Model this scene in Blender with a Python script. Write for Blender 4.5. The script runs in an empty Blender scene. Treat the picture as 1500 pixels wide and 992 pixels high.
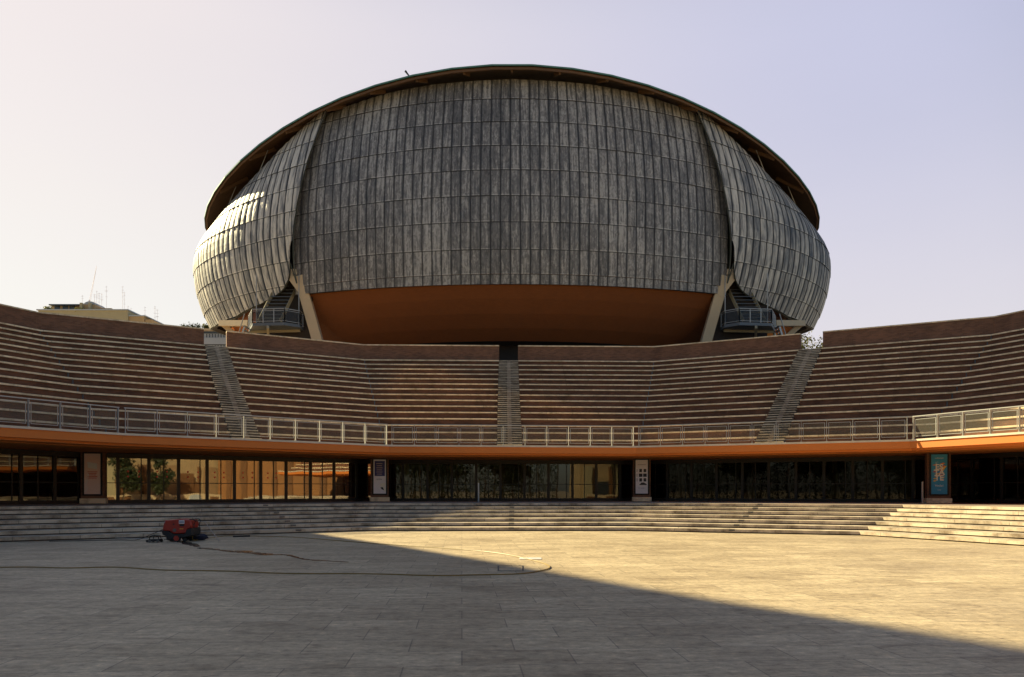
import bpy, math, random
from mathutils import Vector, Matrix
random.seed(11)
R = math.radians
H = 1.66                      # eye height above the plaza
F = 1050.0                    # focal length in photograph pixels
scene = bpy.context.scene
COL = scene.collection

# ------------------------------------------------------------------ helpers
class MB:
    def __init__(s): s.v = []; s.f = []; s.uv = []
    def quad(s, a, b, c, d, uv=None):
        i = len(s.v); s.v += [tuple(a), tuple(b), tuple(c), tuple(d)]; s.f.append((i, i+1, i+2, i+3))
        s.uv += uv or [(0, 0), (1, 0), (1, 1), (0, 1)]
    def poly(s, pts, uv=None):
        i = len(s.v); s.v += [tuple(p) for p in pts]; s.f.append(tuple(range(i, i+len(pts))))
        s.uv += uv or [(p[0], p[1]) for p in pts]
    def box(s, c, d, rz=0.0):
        cx, cy, cz = c; hx, hy, hz = d[0]/2, d[1]/2, d[2]/2
        co, si = math.cos(rz), math.sin(rz)
        def P(x, y, z): return (cx+x*co-y*si, cy+x*si+y*co, cz+z)
        p = [P(x, y, z) for z in (-hz, hz) for y in (-hy, hy) for x in (-hx, hx)]
        X, Y, Z = d
        s.quad(p[0], p[1], p[5], p[4], [(0, 0), (X, 0), (X, Z), (0, Z)])
        s.quad(p[3], p[2], p[6], p[7], [(0, 0), (X, 0), (X, Z), (0, Z)])
        s.quad(p[2], p[0], p[4], p[6], [(0, 0), (Y, 0), (Y, Z), (0, Z)])
        s.quad(p[1], p[3], p[7], p[5], [(0, 0), (Y, 0), (Y, Z), (0, Z)])
        s.quad(p[4], p[5], p[7], p[6], [(0, 0), (X, 0), (X, Y), (0, Y)])
        s.quad(p[2], p[3], p[1], p[0], [(0, 0), (X, 0), (X, Y), (0, Y)])
    def beam(s, a, b, w, h, up=(0, 0, 1)):
        a = Vector(a); b = Vector(b); d = (b-a); L = d.length; d.normalize()
        r = d.cross(Vector(up)); r = r.normalized() if r.length > 1e-4 else Vector((1, 0, 0))
        u = r.cross(d).normalized()
        r *= w/2; u *= h/2
        A = [a-r-u, a+r-u, a+r+u, a-r+u]; B = [b-r-u, b+r-u, b+r+u, b-r+u]
        for i in range(4):
            j = (i+1) % 4; s.quad(A[i], A[j], B[j], B[i], [(0, 0), (w, 0), (w, L), (0, L)])
        s.quad(A[3], A[2], A[1], A[0]); s.quad(B[0], B[1], B[2], B[3])
    def tube(s, pts, r, n=6, r2=None):
        pts = [Vector(p) for p in pts]; rings = []
        for i, p in enumerate(pts):
            t = (pts[min(i+1, len(pts)-1)]-pts[max(i-1, 0)]).normalized()
            a = t.cross(Vector((0, 0, 1)));
            if a.length < 1e-3: a = Vector((1, 0, 0))
            a.normalize(); b = a.cross(t)
            rr = r if r2 is None else r+(r2-r)*i/max(1, len(pts)-1)
            rings.append([p+a*math.cos(6.2832*k/n)*rr+b*math.sin(6.2832*k/n)*rr for k in range(n)])
        for i in range(len(rings)-1):
            for k in range(n):
                m = (k+1) % n; s.quad(rings[i][k], rings[i][m], rings[i+1][m], rings[i+1][k])
        s.poly(rings[0]); s.poly(rings[-1][::-1])
    def prism(s, fr, bk, z0, z1, zb0=None, zb1=None):
        """solid between two matching polylines (front, back) from z0 to z1"""
        zb0 = z0 if zb0 is None else zb0; zb1 = z1 if zb1 is None else zb1
        L = 0
        for i in range(len(fr)-1):
            a, b, c, d = fr[i], fr[i+1], bk[i+1], bk[i]
            l = math.hypot(b[0]-a[0], b[1]-a[1]); w = math.hypot(d[0]-a[0], d[1]-a[1])
            s.quad((*a, z0), (*b, z0), (*b, z1), (*a, z1), [(L, z0), (L+l, z0), (L+l, z1), (L, z1)])
            s.quad((*a, z1), (*b, z1), (*c, zb1), (*d, zb1), [(L, 0), (L+l, 0), (L+l, w), (L, w)])
            s.quad((*c, zb0), (*d, zb0), (*d, zb1), (*c, zb1), [(L+l, z0), (L, z0), (L, z1), (L+l, z1)])
            s.quad((*d, zb0), (*c, zb0), (*b, z0), (*a, z0), [(L, 0), (L+l, 0), (L+l, w), (L, w)])
            L += l
        for a, d, fl in ((fr[0], bk[0], 0), (fr[-1], bk[-1], 1)):
            w = math.hypot(d[0]-a[0], d[1]-a[1])
            q = [(*d, zb0), (*a, z0), (*a, z1), (*d, zb1)]; u = [(0, z0), (w, z0), (w, z1), (0, z1)]
            if fl: q.reverse(); u.reverse()
            s.quad(*q, u)
    def build(s, name, mat, parent=None, smooth=False):
        o = Vector((0, 0, 0))
        p = parent
        while p is not None: o = o+p.location; p = p.parent
        me = bpy.data.meshes.new(name)
        me.from_pydata([tuple(Vector(v)-o) for v in s.v], [], s.f)
        uvl = me.uv_layers.new(name='UVMap')
        for i, u in enumerate(s.uv): uvl.data[i].uv = u
        if smooth:
            me.polygons.foreach_set('use_smooth', [True]*len(me.polygons))
        me.materials.append(mat); me.update()
        ob = bpy.data.objects.new(name, me); COL.objects.link(ob); ob.parent = parent
        return ob

def thing(name, label, cat, loc=(0, 0, 0), group=None):
    o = bpy.data.objects.new(name, None); COL.objects.link(o); o.location = loc
    o.empty_display_size = .3
    o['label'] = label; o['category'] = cat
    if group: o['group'] = group
    return o
def tag(o, label, cat, group=None, kind=None):
    o['label'] = label; o['category'] = cat
    if group: o['group'] = group
    if kind: o['kind'] = kind
    return o
def struct(o, kind='structure'): o['kind'] = kind; return o
def dup(o, parent=None):
    c = o.copy(); COL.objects.link(c); c.parent = parent
    for ch in list(o.children): dup(ch, c)
    return c
def px(x, y, D): return ((x-750)/F*D, D, H+(719-y)/F*D)
def gpx(x, y, z=0.0):
    D = (H-z)*F/(y-719.0); return ((x-750)/F*D, D, z)

# ------------------------------------------------------------------ materials
def mat(name): 
    m = bpy.data.materials.new(name); m.use_nodes = True; nt = m.node_tree
    return m, nt, nt.nodes, nt.links, nt.nodes['Principled BSDF']
def simple(name, col, rough=.6, metal=0.0, var=.12, scale=6.0, bump=0.0, emit=None):
    m, nt, N, L, b = mat(name)
    b.inputs['Roughness'].default_value = rough; b.inputs['Metallic'].default_value = metal
    tc = N.new('ShaderNodeTexCoord'); nz = N.new('ShaderNodeTexNoise'); nz.inputs['Scale'].default_value = scale
    nz.inputs['Detail'].default_value = 6; L.new(tc.outputs['Object'], nz.inputs['Vector'])
    mx = N.new('ShaderNodeMix'); mx.data_type = 'RGBA'
    mx.inputs['A'].default_value = (*[c*(1-var) for c in col], 1); mx.inputs['B'].default_value = (*[min(1, c*(1+var)) for c in col], 1)
    L.new(nz.outputs['Fac'], mx.inputs['Factor']); L.new(mx.outputs['Result'], b.inputs['Base Color'])
    if bump:
        bp = N.new('ShaderNodeBump'); bp.inputs['Strength'].default_value = bump; bp.inputs['Distance'].default_value = .02
        L.new(nz.outputs['Fac'], bp.inputs['Height']); L.new(bp.outputs['Normal'], b.inputs['Normal'])
    if emit:
        b.inputs['Emission Color'].default_value = (*emit[:3], 1); b.inputs['Emission Strength'].default_value = emit[3]
    return m
def ramp(N, stops):
    r = N.new('ShaderNodeValToRGB'); e = r.color_ramp.elements
    while len(e) < len(stops): e.new(.5)
    for i, (p, c) in enumerate(stops): e[i].position = p; e[i].color = (*c, 1)
    return r
def math_n(N, L, op, a, b=None, c=None):
    n = N.new('ShaderNodeMath'); n.operation = op
    for i, x in enumerate((a, b, c)):
        if x is None: continue
        if hasattr(x, 'links') or hasattr(x, 'is_output'): L.new(x, n.inputs[i])
        else: n.inputs[i].default_value = x
    return n.outputs[0]

def lead_mat(name, dark, mid, light, contrast=1.0, nsc=(4.2, 5.0), colvar=.12, stk=1.5, wvar=.16):
    m, nt, N, L, b = mat(name)
    uv = N.new('ShaderNodeUVMap'); sp = N.new('ShaderNodeSeparateXYZ'); L.new(uv.outputs[0], sp.inputs[0])
    fu = math_n(N, L, 'FLOOR', sp.outputs[0]); fv = math_n(N, L, 'FLOOR', sp.outputs[1])
    cb = N.new('ShaderNodeCombineXYZ'); L.new(fu, cb.inputs[0]); L.new(fv, cb.inputs[1])
    wn = N.new('ShaderNodeTexWhiteNoise'); wn.noise_dimensions = '3D'; L.new(cb.outputs[0], wn.inputs['Vector'])
    wc = N.new('ShaderNodeTexWhiteNoise'); wc.noise_dimensions = '1D'; L.new(fu, wc.inputs['W'])
    def noise(scale, detail, rough, dist, shift):
        sc = N.new('ShaderNodeVectorMath'); sc.operation = 'MULTIPLY'; sc.inputs[1].default_value = (*scale, 1); L.new(uv.outputs[0], sc.inputs[0])
        s2 = N.new('ShaderNodeVectorMath'); s2.operation = 'MULTIPLY_ADD'; s2.inputs[1].default_value = (7.3*shift, 3.1*shift, 5.7); L.new(cb.outputs[0], s2.inputs[0]); L.new(sc.outputs[0], s2.inputs[2])
        n = N.new('ShaderNodeTexNoise'); n.inputs['Scale'].default_value = 1; n.inputs['Detail'].default_value = detail; n.inputs['Roughness'].default_value = rough; n.inputs['Distortion'].default_value = dist
        L.new(s2.outputs[0], n.inputs['Vector']); return n.outputs['Fac']
    fine = noise(nsc, 5, .6, 1.0, 1)            # blotches inside one sheet
    streak = noise((nsc[0]*1.05, .8), 5, .6, .5, 1)   # run-off streaks
    lg = N.new('ShaderNodeTexNoise'); lg.inputs['Scale'].default_value = .1; lg.inputs['Detail'].default_value = 3
    L.new(uv.outputs[0], lg.inputs['Vector'])
    w = math_n(N, L, 'MULTIPLY_ADD', wn.outputs['Value'], wvar, -wvar/2)
    w = math_n(N, L, 'MULTIPLY_ADD', math_n(N, L, 'SUBTRACT', fine, .5), 1.15, w)
    w = math_n(N, L, 'MULTIPLY_ADD', math_n(N, L, 'SUBTRACT', streak, .5), stk, w)
    w = math_n(N, L, 'MULTIPLY_ADD', math_n(N, L, 'SUBTRACT', wc.outputs['Value'], .5), colvar, w)
    w = math_n(N, L, 'MULTIPLY_ADD', math_n(N, L, 'SUBTRACT', lg.outputs['Fac'], .5), 1.1, w)
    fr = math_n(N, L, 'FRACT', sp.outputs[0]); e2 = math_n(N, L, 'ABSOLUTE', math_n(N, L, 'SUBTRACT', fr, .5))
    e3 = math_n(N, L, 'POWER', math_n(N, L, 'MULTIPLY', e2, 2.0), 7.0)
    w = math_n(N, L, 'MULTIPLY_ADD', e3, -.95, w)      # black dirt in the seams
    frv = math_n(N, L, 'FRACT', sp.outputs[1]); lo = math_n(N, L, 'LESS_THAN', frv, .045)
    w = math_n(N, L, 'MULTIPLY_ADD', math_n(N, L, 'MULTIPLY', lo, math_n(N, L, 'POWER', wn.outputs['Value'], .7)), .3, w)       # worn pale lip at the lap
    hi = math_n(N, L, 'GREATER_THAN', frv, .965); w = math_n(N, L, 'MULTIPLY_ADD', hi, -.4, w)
    w = math_n(N, L, 'MULTIPLY_ADD', w, contrast, .47)
    rp = ramp(N, [(.0, dark), (.40, mid), (.66, light), (1.0, tuple(min(1, c*1.3) for c in light))])
    L.new(w, rp.inputs[0]); L.new(rp.outputs[0], b.inputs['Base Color'])
    b.inputs['Metallic'].default_value = .2
    rr = math_n(N, L, 'MULTIPLY_ADD', streak, .3, .42); L.new(rr, b.inputs['Roughness'])
    bp = N.new('ShaderNodeBump'); bp.inputs['Strength'].default_value = .8; bp.inputs['Distance'].default_value = .06
    L.new(noise((1.6, 2.4), 3, .55, .4, 1), bp.inputs['Height']); L.new(bp.outputs['Normal'], b.inputs['Normal'])
    return m

def brick_mat(name, c1, c2, mort, scale=1.0, chalk=0.0, mott=1.0):
    m, nt, N, L, b = mat(name)
    uv = N.new('ShaderNodeUVMap'); bt = N.new('ShaderNodeTexBrick')
    bt.inputs['Scale'].default_value = scale; bt.inputs['Brick Width'].default_value = .27; bt.inputs['Row Height'].default_value = .07
    bt.inputs['Mortar Size'].default_value = .009; bt.inputs['Color1'].default_value = (*c1, 1); bt.inputs['Color2'].default_value = (*c2, 1)
    bt.inputs['Mortar'].default_value = (*mort, 1); bt.inputs['Bias'].default_value = -.1
    L.new(uv.outputs[0], bt.inputs['Vector'])
    tc = N.new('ShaderNodeTexCoord'); nz = N.new('ShaderNodeTexNoise'); nz.inputs['Scale'].default_value = .8; nz.inputs['Detail'].default_value = 8; nz.inputs['Roughness'].default_value = .65
    L.new(tc.outputs['Object'], nz.inputs['Vector'])
    rp = ramp(N, [(.28, (1-.55*mott,)*3), (.55, (1, 1, 1)), (.8, (1+.22*mott,)*3)]); L.new(nz.outputs['Fac'], rp.inputs[0])
    mx = N.new('ShaderNodeMix'); mx.data_type = 'RGBA'; mx.blend_type = 'MULTIPLY'; mx.inputs['Factor'].default_value = 1
    L.new(bt.outputs['Color'], mx.inputs['A']); L.new(rp.outputs[0], mx.inputs['B'])
    out = mx.outputs['Result']
    if chalk:
        n2 = N.new('ShaderNodeTexNoise'); n2.inputs['Scale'].default_value = 2.2; n2.inputs['Detail'].default_value = 9; n2.inputs['Roughness'].default_value = .75
        L.new(tc.outputs['Object'], n2.inputs['Vector'])
        r2 = ramp(N, [(.62, (0, 0, 0)), (.72, (1, 1, 1))]); L.new(n2.outputs['Fac'], r2.inputs[0])
        m2 = N.new('ShaderNodeMix'); m2.data_type = 'RGBA'; L.new(math_n(N, L, 'MULTIPLY', r2.outputs[0], chalk), m2.inputs['Factor'])
        L.new(out, m2.inputs['A']); m2.inputs['B'].default_value = (.42, .37, .33, 1); out = m2.outputs['Result']
    L.new(out, b.inputs['Base Color']); b.inputs['Roughness'].default_value = .9
    bp = N.new('ShaderNodeBump'); bp.inputs['Strength'].default_value = .5; bp.inputs['Distance'].default_value = .01; bp.invert = True
    L.new(bt.outputs['Fac'], bp.inputs['Height']); L.new(bp.outputs['Normal'], b.inputs['Normal'])
    return m

def stone_mat(name, col, dirt=(.5, .47, .45), scale=1.2, amt=(.35, .6), joint=0):
    m, nt, N, L, b = mat(name)
    tc = N.new('ShaderNodeTexCoord'); nz = N.new('ShaderNodeTexNoise'); nz.inputs['Scale'].default_value = scale; nz.inputs['Detail'].default_value = 9; nz.inputs['Roughness'].default_value = .7
    L.new(tc.outputs['Object'], nz.inputs['Vector'])
    rp = ramp(N, [(amt[0], tuple(c*d for c, d in zip(col, dirt))), (amt[1], col)]); L.new(nz.outputs['Fac'], rp.inputs[0])
    out = rp.outputs[0]
    if joint:     # separate blocks with thin joints
        uv = N.new('ShaderNodeUVMap'); sp = N.new('ShaderNodeSeparateXYZ'); L.new(uv.outputs[0], sp.inputs[0])
        q = math_n(N, L, 'DIVIDE', sp.outputs[0], joint); cell = math_n(N, L, 'FLOOR', q); frc = math_n(N, L, 'FRACT', q)
        vec = N.new('ShaderNodeCombineXYZ'); L.new(cell, vec.inputs[0])
        oi = N.new('ShaderNodeObjectInfo'); L.new(oi.outputs['Random'], vec.inputs[1])
        wn = N.new('ShaderNodeTexWhiteNoise'); wn.noise_dimensions = '3D'; L.new(vec.outputs[0], wn.inputs['Vector'])
        k = math_n(N, L, 'MULTIPLY_ADD', wn.outputs['Value'], .26, .84)
        k = math_n(N, L, 'MULTIPLY', k, math_n(N, L, 'MULTIPLY_ADD', math_n(N, L, 'LESS_THAN', frc, .018/joint), -.6, 1.0))
        hs = N.new('ShaderNodeVectorMath'); hs.operation = 'SCALE'; L.new(out, hs.inputs[0]); L.new(k, hs.inputs['Scale']); out = hs.outputs[0]
    L.new(out, b.inputs['Base Color']); b.inputs['Roughness'].default_value = .8
    bp = N.new('ShaderNodeBump'); bp.inputs['Strength'].default_value = .25; bp.inputs['Distance'].default_value = .01
    L.new(nz.outputs['Fac'], bp.inputs['Height']); L.new(bp.outputs['Normal'], b.inputs['Normal'])
    return m

def plaza_mat():
    m, nt, N, L, b = mat('travertine_paving')
    tc = N.new('ShaderNodeTexCoord')
    mp = N.new('ShaderNodeMapping'); mp.inputs['Rotation'].default_value = (0, 0, R(-4)); L.new(tc.outputs['Object'], mp.inputs['Vector'])
    bt = N.new('ShaderNodeTexBrick'); bt.inputs['Scale'].default_value = 1; bt.inputs['Brick Width'].default_value = 1.1; bt.inputs['Row Height'].default_value = .62
    bt.inputs['Mortar Size'].default_value = .0085; bt.inputs['Mortar Smooth'].default_value = .4
    bt.inputs['Color1'].default_value = (.47, .372, .24, 1); bt.inputs['Color2'].default_value = (.54, .435, .285, 1); bt.inputs['Mortar'].default_value = (.27, .215, .15, 1)
    L.new(mp.outputs[0], bt.inputs['Vector'])
    # travertine veins running along the slabs
    s = N.new('ShaderNodeMapping'); s.inputs['Scale'].default_value = (.8, 2.7, 1); s.inputs['Rotation'].default_value = (0, 0, R(-3)); L.new(tc.outputs['Object'], s.inputs['Vector'])
    v = N.new('ShaderNodeTexNoise'); v.inputs['Scale'].default_value = 1.3; v.inputs['Detail'].default_value = 12; v.inputs['Roughness'].default_value = .7; v.inputs['Distortion'].default_value = .6
    L.new(s.outputs[0], v.inputs['Vector'])
    rv = ramp(N, [(.26, (.42, .40, .38)), (.42, (.84, .82, .80)), (.55, (1.02, 1.02, 1.02)), (.75, (1.22, 1.21, 1.18))]); L.new(v.outputs['Fac'], rv.inputs[0])
    g = N.new('ShaderNodeTexNoise'); g.inputs['Scale'].default_value = .35; g.inputs['Detail'].default_value = 7; L.new(tc.outputs['Object'], g.inputs['Vector'])
    rg = ramp(N, [(.3, (.88, .87, .87)), (.62, (1.04, 1.04, 1.04))]); L.new(g.outputs['Fac'], rg.inputs[0])
    # sparse dark marks and scratches
    k = N.new('ShaderNodeMapping'); k.inputs['Scale'].default_value = (.8, 2.6, 1); L.new(tc.outputs['Object'], k.inputs['Vector'])
    kn = N.new('ShaderNodeTexNoise'); kn.inputs['Scale'].default_value = 2.6; kn.inputs['Detail'].default_value = 8; kn.inputs['Roughness'].default_value = .8; L.new(k.outputs[0], kn.inputs['Vector'])
    rk = ramp(N, [(.30, (.42, .4, .38)), (.37, (1, 1, 1))]); L.new(kn.outputs['Fac'], rk.inputs[0])
    fm = N.new('ShaderNodeMapping'); fm.inputs['Scale'].default_value = (1, 1.5, 1); L.new(tc.outputs['Object'], fm.inputs['Vector'])
    fn = N.new('ShaderNodeTexNoise'); fn.inputs['Scale'].default_value = 6.5; fn.inputs['Detail'].default_value = 8; fn.inputs['Roughness'].default_value = .8; L.new(fm.outputs[0], fn.inputs['Vector'])
    rf = ramp(N, [(.34, (.42, .40, .38)), (.45, (.90, .89, .88)), (.54, (1.05, 1.05, 1.04)), (.64, (1.45, 1.42, 1.34))]); L.new(fn.outputs['Fac'], rf.inputs[0])
    # slabs that were replaced or are dirtier than their neighbours
    b2 = N.new('ShaderNodeTexBrick'); b2.inputs['Scale'].default_value = 1; b2.inputs['Brick Width'].default_value = 1.1; b2.inputs['Row Height'].default_value = .62; b2.inputs['Mortar Size'].default_value = 0
    b2.inputs['Color1'].default_value = (.88, .87, .86, 1); b2.inputs['Color2'].default_value = (1.05, 1.05, 1.05, 1); b2.inputs['Bias'].default_value = .3; L.new(mp.outputs[0], b2.inputs['Vector'])
    out = bt.outputs['Color']
    mx = N.new('ShaderNodeMix'); mx.data_type = 'RGBA'; mx.blend_type = 'MULTIPLY'; mx.inputs['Factor'].default_value = 1
    L.new(out, mx.inputs['A']); L.new(b2.outputs['Color'], mx.inputs['B']); out = mx.outputs['Result']
    for r_ in (rv, rg, rk, rf):
        mx = N.new('ShaderNodeMix'); mx.data_type = 'RGBA'; mx.blend_type = 'MULTIPLY'; mx.inputs['Factor'].default_value = 1
        L.new(out, mx.inputs['A']); L.new(r_.outputs[0], mx.inputs['B']); out = mx.outputs['Result']
    L.new(out, b.inputs['Base Color'])
    rr = math_n(N, L, 'MULTIPLY_ADD', g.outputs['Fac'], .35, .42); L.new(rr, b.inputs['Roughness'])
    bp = N.new('ShaderNodeBump'); bp.inputs['Strength'].default_value = .6; bp.inputs['Distance'].default_value = .014
    L.new(math_n(N, L, 'ADD', v.outputs['Fac'], fn.outputs['Fac']), bp.inputs['Height']); L.new(bp.outputs['Normal'], b.inputs['Normal'])
    return m

def glass_mat(name, refl=.35, tint=(.5, .48, .42), rough=.015, fk=1.0):
    m, nt, N, L, b = mat(name)
    N.remove(b); o = N['Material Output']
    t = N.new('ShaderNodeBsdfTransparent'); t.inputs[0].default_value = (*tint, 1)
    g = N.new('ShaderNodeBsdfGlossy'); g.inputs['Roughness'].default_value = rough; g.inputs['Color'].default_value = (.95, .93, .88, 1)
    lw = N.new('ShaderNodeFresnel'); lw.inputs['IOR'].default_value = 1.5
    f = math_n(N, L, 'MULTIPLY_ADD', lw.outputs[0], (1-refl)*fk, refl)
    # the panes are slightly wavy, as float glass in frames is
    tc = N.new('ShaderNodeTexCoord'); nz = N.new('ShaderNodeTexNoise'); nz.inputs['Scale'].default_value = .9; nz.inputs['Detail'].default_value = 1
    L.new(tc.outputs['Object'], nz.inputs['Vector'])
    bp = N.new('ShaderNodeBump'); bp.inputs['Strength'].default_value = .03; bp.inputs['Distance'].default_value = .05
    L.new(nz.outputs['Fac'], bp.inputs['Height']); L.new(bp.outputs['Normal'], g.inputs['Normal'])
    mx = N.new('ShaderNodeMixShader'); L.new(f, mx.inputs[0]); L.new(t.outputs[0], mx.inputs[1]); L.new(g.outputs[0], mx.inputs[2])
    L.new(mx.outputs[0], o.inputs[0])
    return m
def screen_mat(name, col, opac):
    m, nt, N, L, b = mat(name)
    o = N['Material Output']; b.inputs['Base Color'].default_value = (*col, 1); b.inputs['Roughness'].default_value = .5
    t = N.new('ShaderNodeBsdfTransparent'); mx = N.new('ShaderNodeMixShader'); mx.inputs[0].default_value = opac
    L.new(t.outputs[0], mx.inputs[1]); L.new(b.outputs[0], mx.inputs[2]); L.new(mx.outputs[0], o.inputs[0])
    return m
def leaf_mat(name, c1, c2):
    m, nt, N, L, b = mat(name)
    oi = N.new('ShaderNodeNewGeometry'); rp = ramp(N, [(0, c1), (1, c2)]); L.new(oi.outputs['Random Per Island'], rp.inputs[0])
    L.new(rp.outputs[0], b.inputs['Base Color']); b.inputs['Roughness'].default_value = .6
    o = N['Material Output']; tr = N.new('ShaderNodeBsdfTranslucent'); L.new(rp.outputs[0], tr.inputs[0])
    mx = N.new('ShaderNodeMixShader'); mx.inputs[0].default_value = .35; L.new(b.outputs[0], mx.inputs[1]); L.new(tr.outputs[0], mx.inputs[2]); L.new(mx.outputs[0], o.inputs[0])
    return m

M = {}
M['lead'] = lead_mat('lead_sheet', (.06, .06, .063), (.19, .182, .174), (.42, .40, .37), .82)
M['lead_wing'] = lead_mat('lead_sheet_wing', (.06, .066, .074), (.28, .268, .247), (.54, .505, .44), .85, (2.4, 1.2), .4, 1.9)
M['lead_edge'] = simple('lead_edge', (.05, .055, .04), .6)
M['copper'] = simple('green_copper_edge', (.09, .22, .19), .6, .2, .3, 3)
M['timber'] = simple('roof_timber', (.085, .042, .018), .75, 0, .5, 2.0, .3)
M['timber_beam'] = simple('roof_beam_timber', (.12, .06, .024), .7, 0, .3, 2.0, .3)
M['render'] = simple('orange_render', (.60, .19, .03), .9, 0, .06, .8, .1)
M['fascia'] = simple('orange_fascia', (.68, .20, .032), .7, 0, .07, 1.5, .05)
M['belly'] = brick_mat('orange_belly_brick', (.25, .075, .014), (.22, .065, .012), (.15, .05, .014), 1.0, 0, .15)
M['brick'] = brick_mat('dark_roman_brick', (.22, .085, .042), (.145, .056, .028), (.12, .066, .04), 1.0, .18)
M['brick_wall'] = brick_mat('parapet_brick', (.27, .115, .06), (.15, .064, .034), (.19, .12, .08), 1.0, 0, .55)
M['coping'] = stone_mat('travertine_coping', (.92, .72, .47), (.5, .46, .40), 2.2, (.30, .56), 1.6)
M['step'] = stone_mat('travertine_step', (.62, .51, .37), (.34, .30, .26), 1.3, (.33, .56), 1.9)
M['riser'] = stone_mat('step_riser_stone', (.085, .06, .042), (.45, .42, .4), 1.5, (.3, .6))  # stone toned dark to carry the shadow line under each nosing
M['terrace'] = stone_mat('terrace_stone', (.34, .26, .2), (.75, .72, .7), .7)
M['plaza'] = plaza_mat()
M['deck'] = stone_mat('deck_stone', (.78, .68, .52), (.8, .78, .75), .8)
M['steel'] = simple('galvanised_steel', (.40, .39, .37), .45, .5, .1, 8)
M['steel_dark'] = simple('grey_painted_steel', (.13, .145, .16), .5, .4, .15, 8)
M['screen'] = screen_mat('rail_mesh', (.15, .135, .10), .30)
M['bronze'] = simple('dark_bronze_frame', (.022, .016, .012), .4, .5, .2, 6)
M['glass'] = glass_mat('coated_glass', .22, (.42, .38, .32)); M['glass_mid'] = glass_mat('clear_glass_shaded', .035, (.4, .38, .34), .015, .7); M['glass_dark'] = glass_mat('smoked_glass', .012, (.2, .18, .15), .02, .35)  # mid and dark copies of one glass, toned down to hold the bays' shade
M['cream'] = simple('cream_concrete', (.60, .47, .30), .8, 0, .1, 1.5, .1)
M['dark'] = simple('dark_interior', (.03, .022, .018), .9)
M['foyer'] = simple('foyer_wall', (.20, .09, .045), .8, 0, .3, 1.0)
M['black'] = simple('black_plastic', (.012, .013, .016), .5, 0, .3, 10)
M['red'] = simple('red_plastic', (.36, .03, .014), .42, 0, .15, 5)
M['white'] = simple('white_paint', (.75, .75, .74), .5, 0, .05)
M['plate'] = simple('dark_metal_plate', (.13, .125, .12), .5, .5)
M['hose'] = simple('yellow_hose', (.26, .17, .035), .5, 0, .15, 4)
M['beige'] = simple('beige_facade', (.42, .36, .22), .85, 0, .1, .6)
M['sand'] = simple('sand_facade', (.46, .32, .17), .85, 0, .1, .6)
M['pale'] = simple('pale_grey_facade', (.40, .43, .46), .8, 0, .06, .6)
M['window'] = simple('dark_window', (.05, .06, .07), .15)
M['ochre'] = simple('ochre_facade', (.74, .52, .27), .85, 0, .25, .35)
M['tan'] = simple('tan_facade', (.40, .29, .16), .85, 0, .35, .5)
M['rust'] = simple('rust_orange_facade', (.27, .125, .045), .85, 0, .25, .5)
M['leaf_yellow'] = leaf_mat('sunlit_leaves', (.07, .09, .015), (.22, .19, .04))
M['leaf'] = leaf_mat('green_leaves', (.02, .032, .012), (.055, .07, .025))
M['bark'] = simple('bark', (.09, .065, .045), .9, 0, .3, 4, .5)

# ------------------------------------------------------------------ plan of the amphitheatre
# corner tracks: front edge of the balcony (o = 0) and the parapet line (o = 15.3)
TR = {
 'L4': ((-24.5, 4.0), (-42.0, 4.0)),
 'L3': ((-23.7, 18.4), (-39.5, 22.0)),
 'L2': ((-16.3, 30.0), (-28.8, 43.5)),
 'L1': ((-6.43, 37.6), (-11.0, 53.2)),
 'R1': ((6.67, 38.6), (10.7, 53.9)),
 'R2': ((18.7, 33.7), (30.0, 44.6)),
 'R3': ((25.0, 21.2), (40.5, 24.5)),
 'R4': ((25.6, 6.0), (42.0, 6.0)),
}
AIS = {'AL': ('L1', 'L2', .565, .505), 'AC': ('L1', 'R1', .483, .495), 'AR': ('R1', 'R2', .495, .51)}
OW = 15.3
def lerp(a, b, t): return (a[0]+(b[0]-a[0])*t, a[1]+(b[1]-a[1])*t)
def pt(n, o):
    if n[-1] in '+-' or n in AIS:
        k = n.rstrip('+-'); a, b, f0, f1 = AIS[k]
        A, B = pt(a, o), pt(b, o); c = lerp(A, B, f0+(f1-f0)*o/OW)
        d = Vector((B[0]-A[0], B[1]-A[1])).normalized()
        if d.x < 0: d = -d
        w = .71 if n[-1] == '+' else (-.71 if n[-1] == '-' else 0)
        return (c[0]+d.x*w, c[1]+d.y*w)
    a, b = TR[n]; return lerp(a, b, o/OW)
def ring(names, o): return [pt(n, o) for n in names]
ALL = ['L4', 'L3', 'L2', 'L1', 'R1', 'R2', 'R3', 'R4']
ZT, ZB = 1.05, 4.07
def zrow(k): return ZB+.48*k
def orow(k): return 1.3+.884*k

# ------------------------------------------------------------------ ground
g = MB(); g.quad((-900, -900, 0), (900, -900, 0), (900, 900, 0), (-900, 900, 0)); struct(g.build('plaza', M['plaza']))

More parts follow.
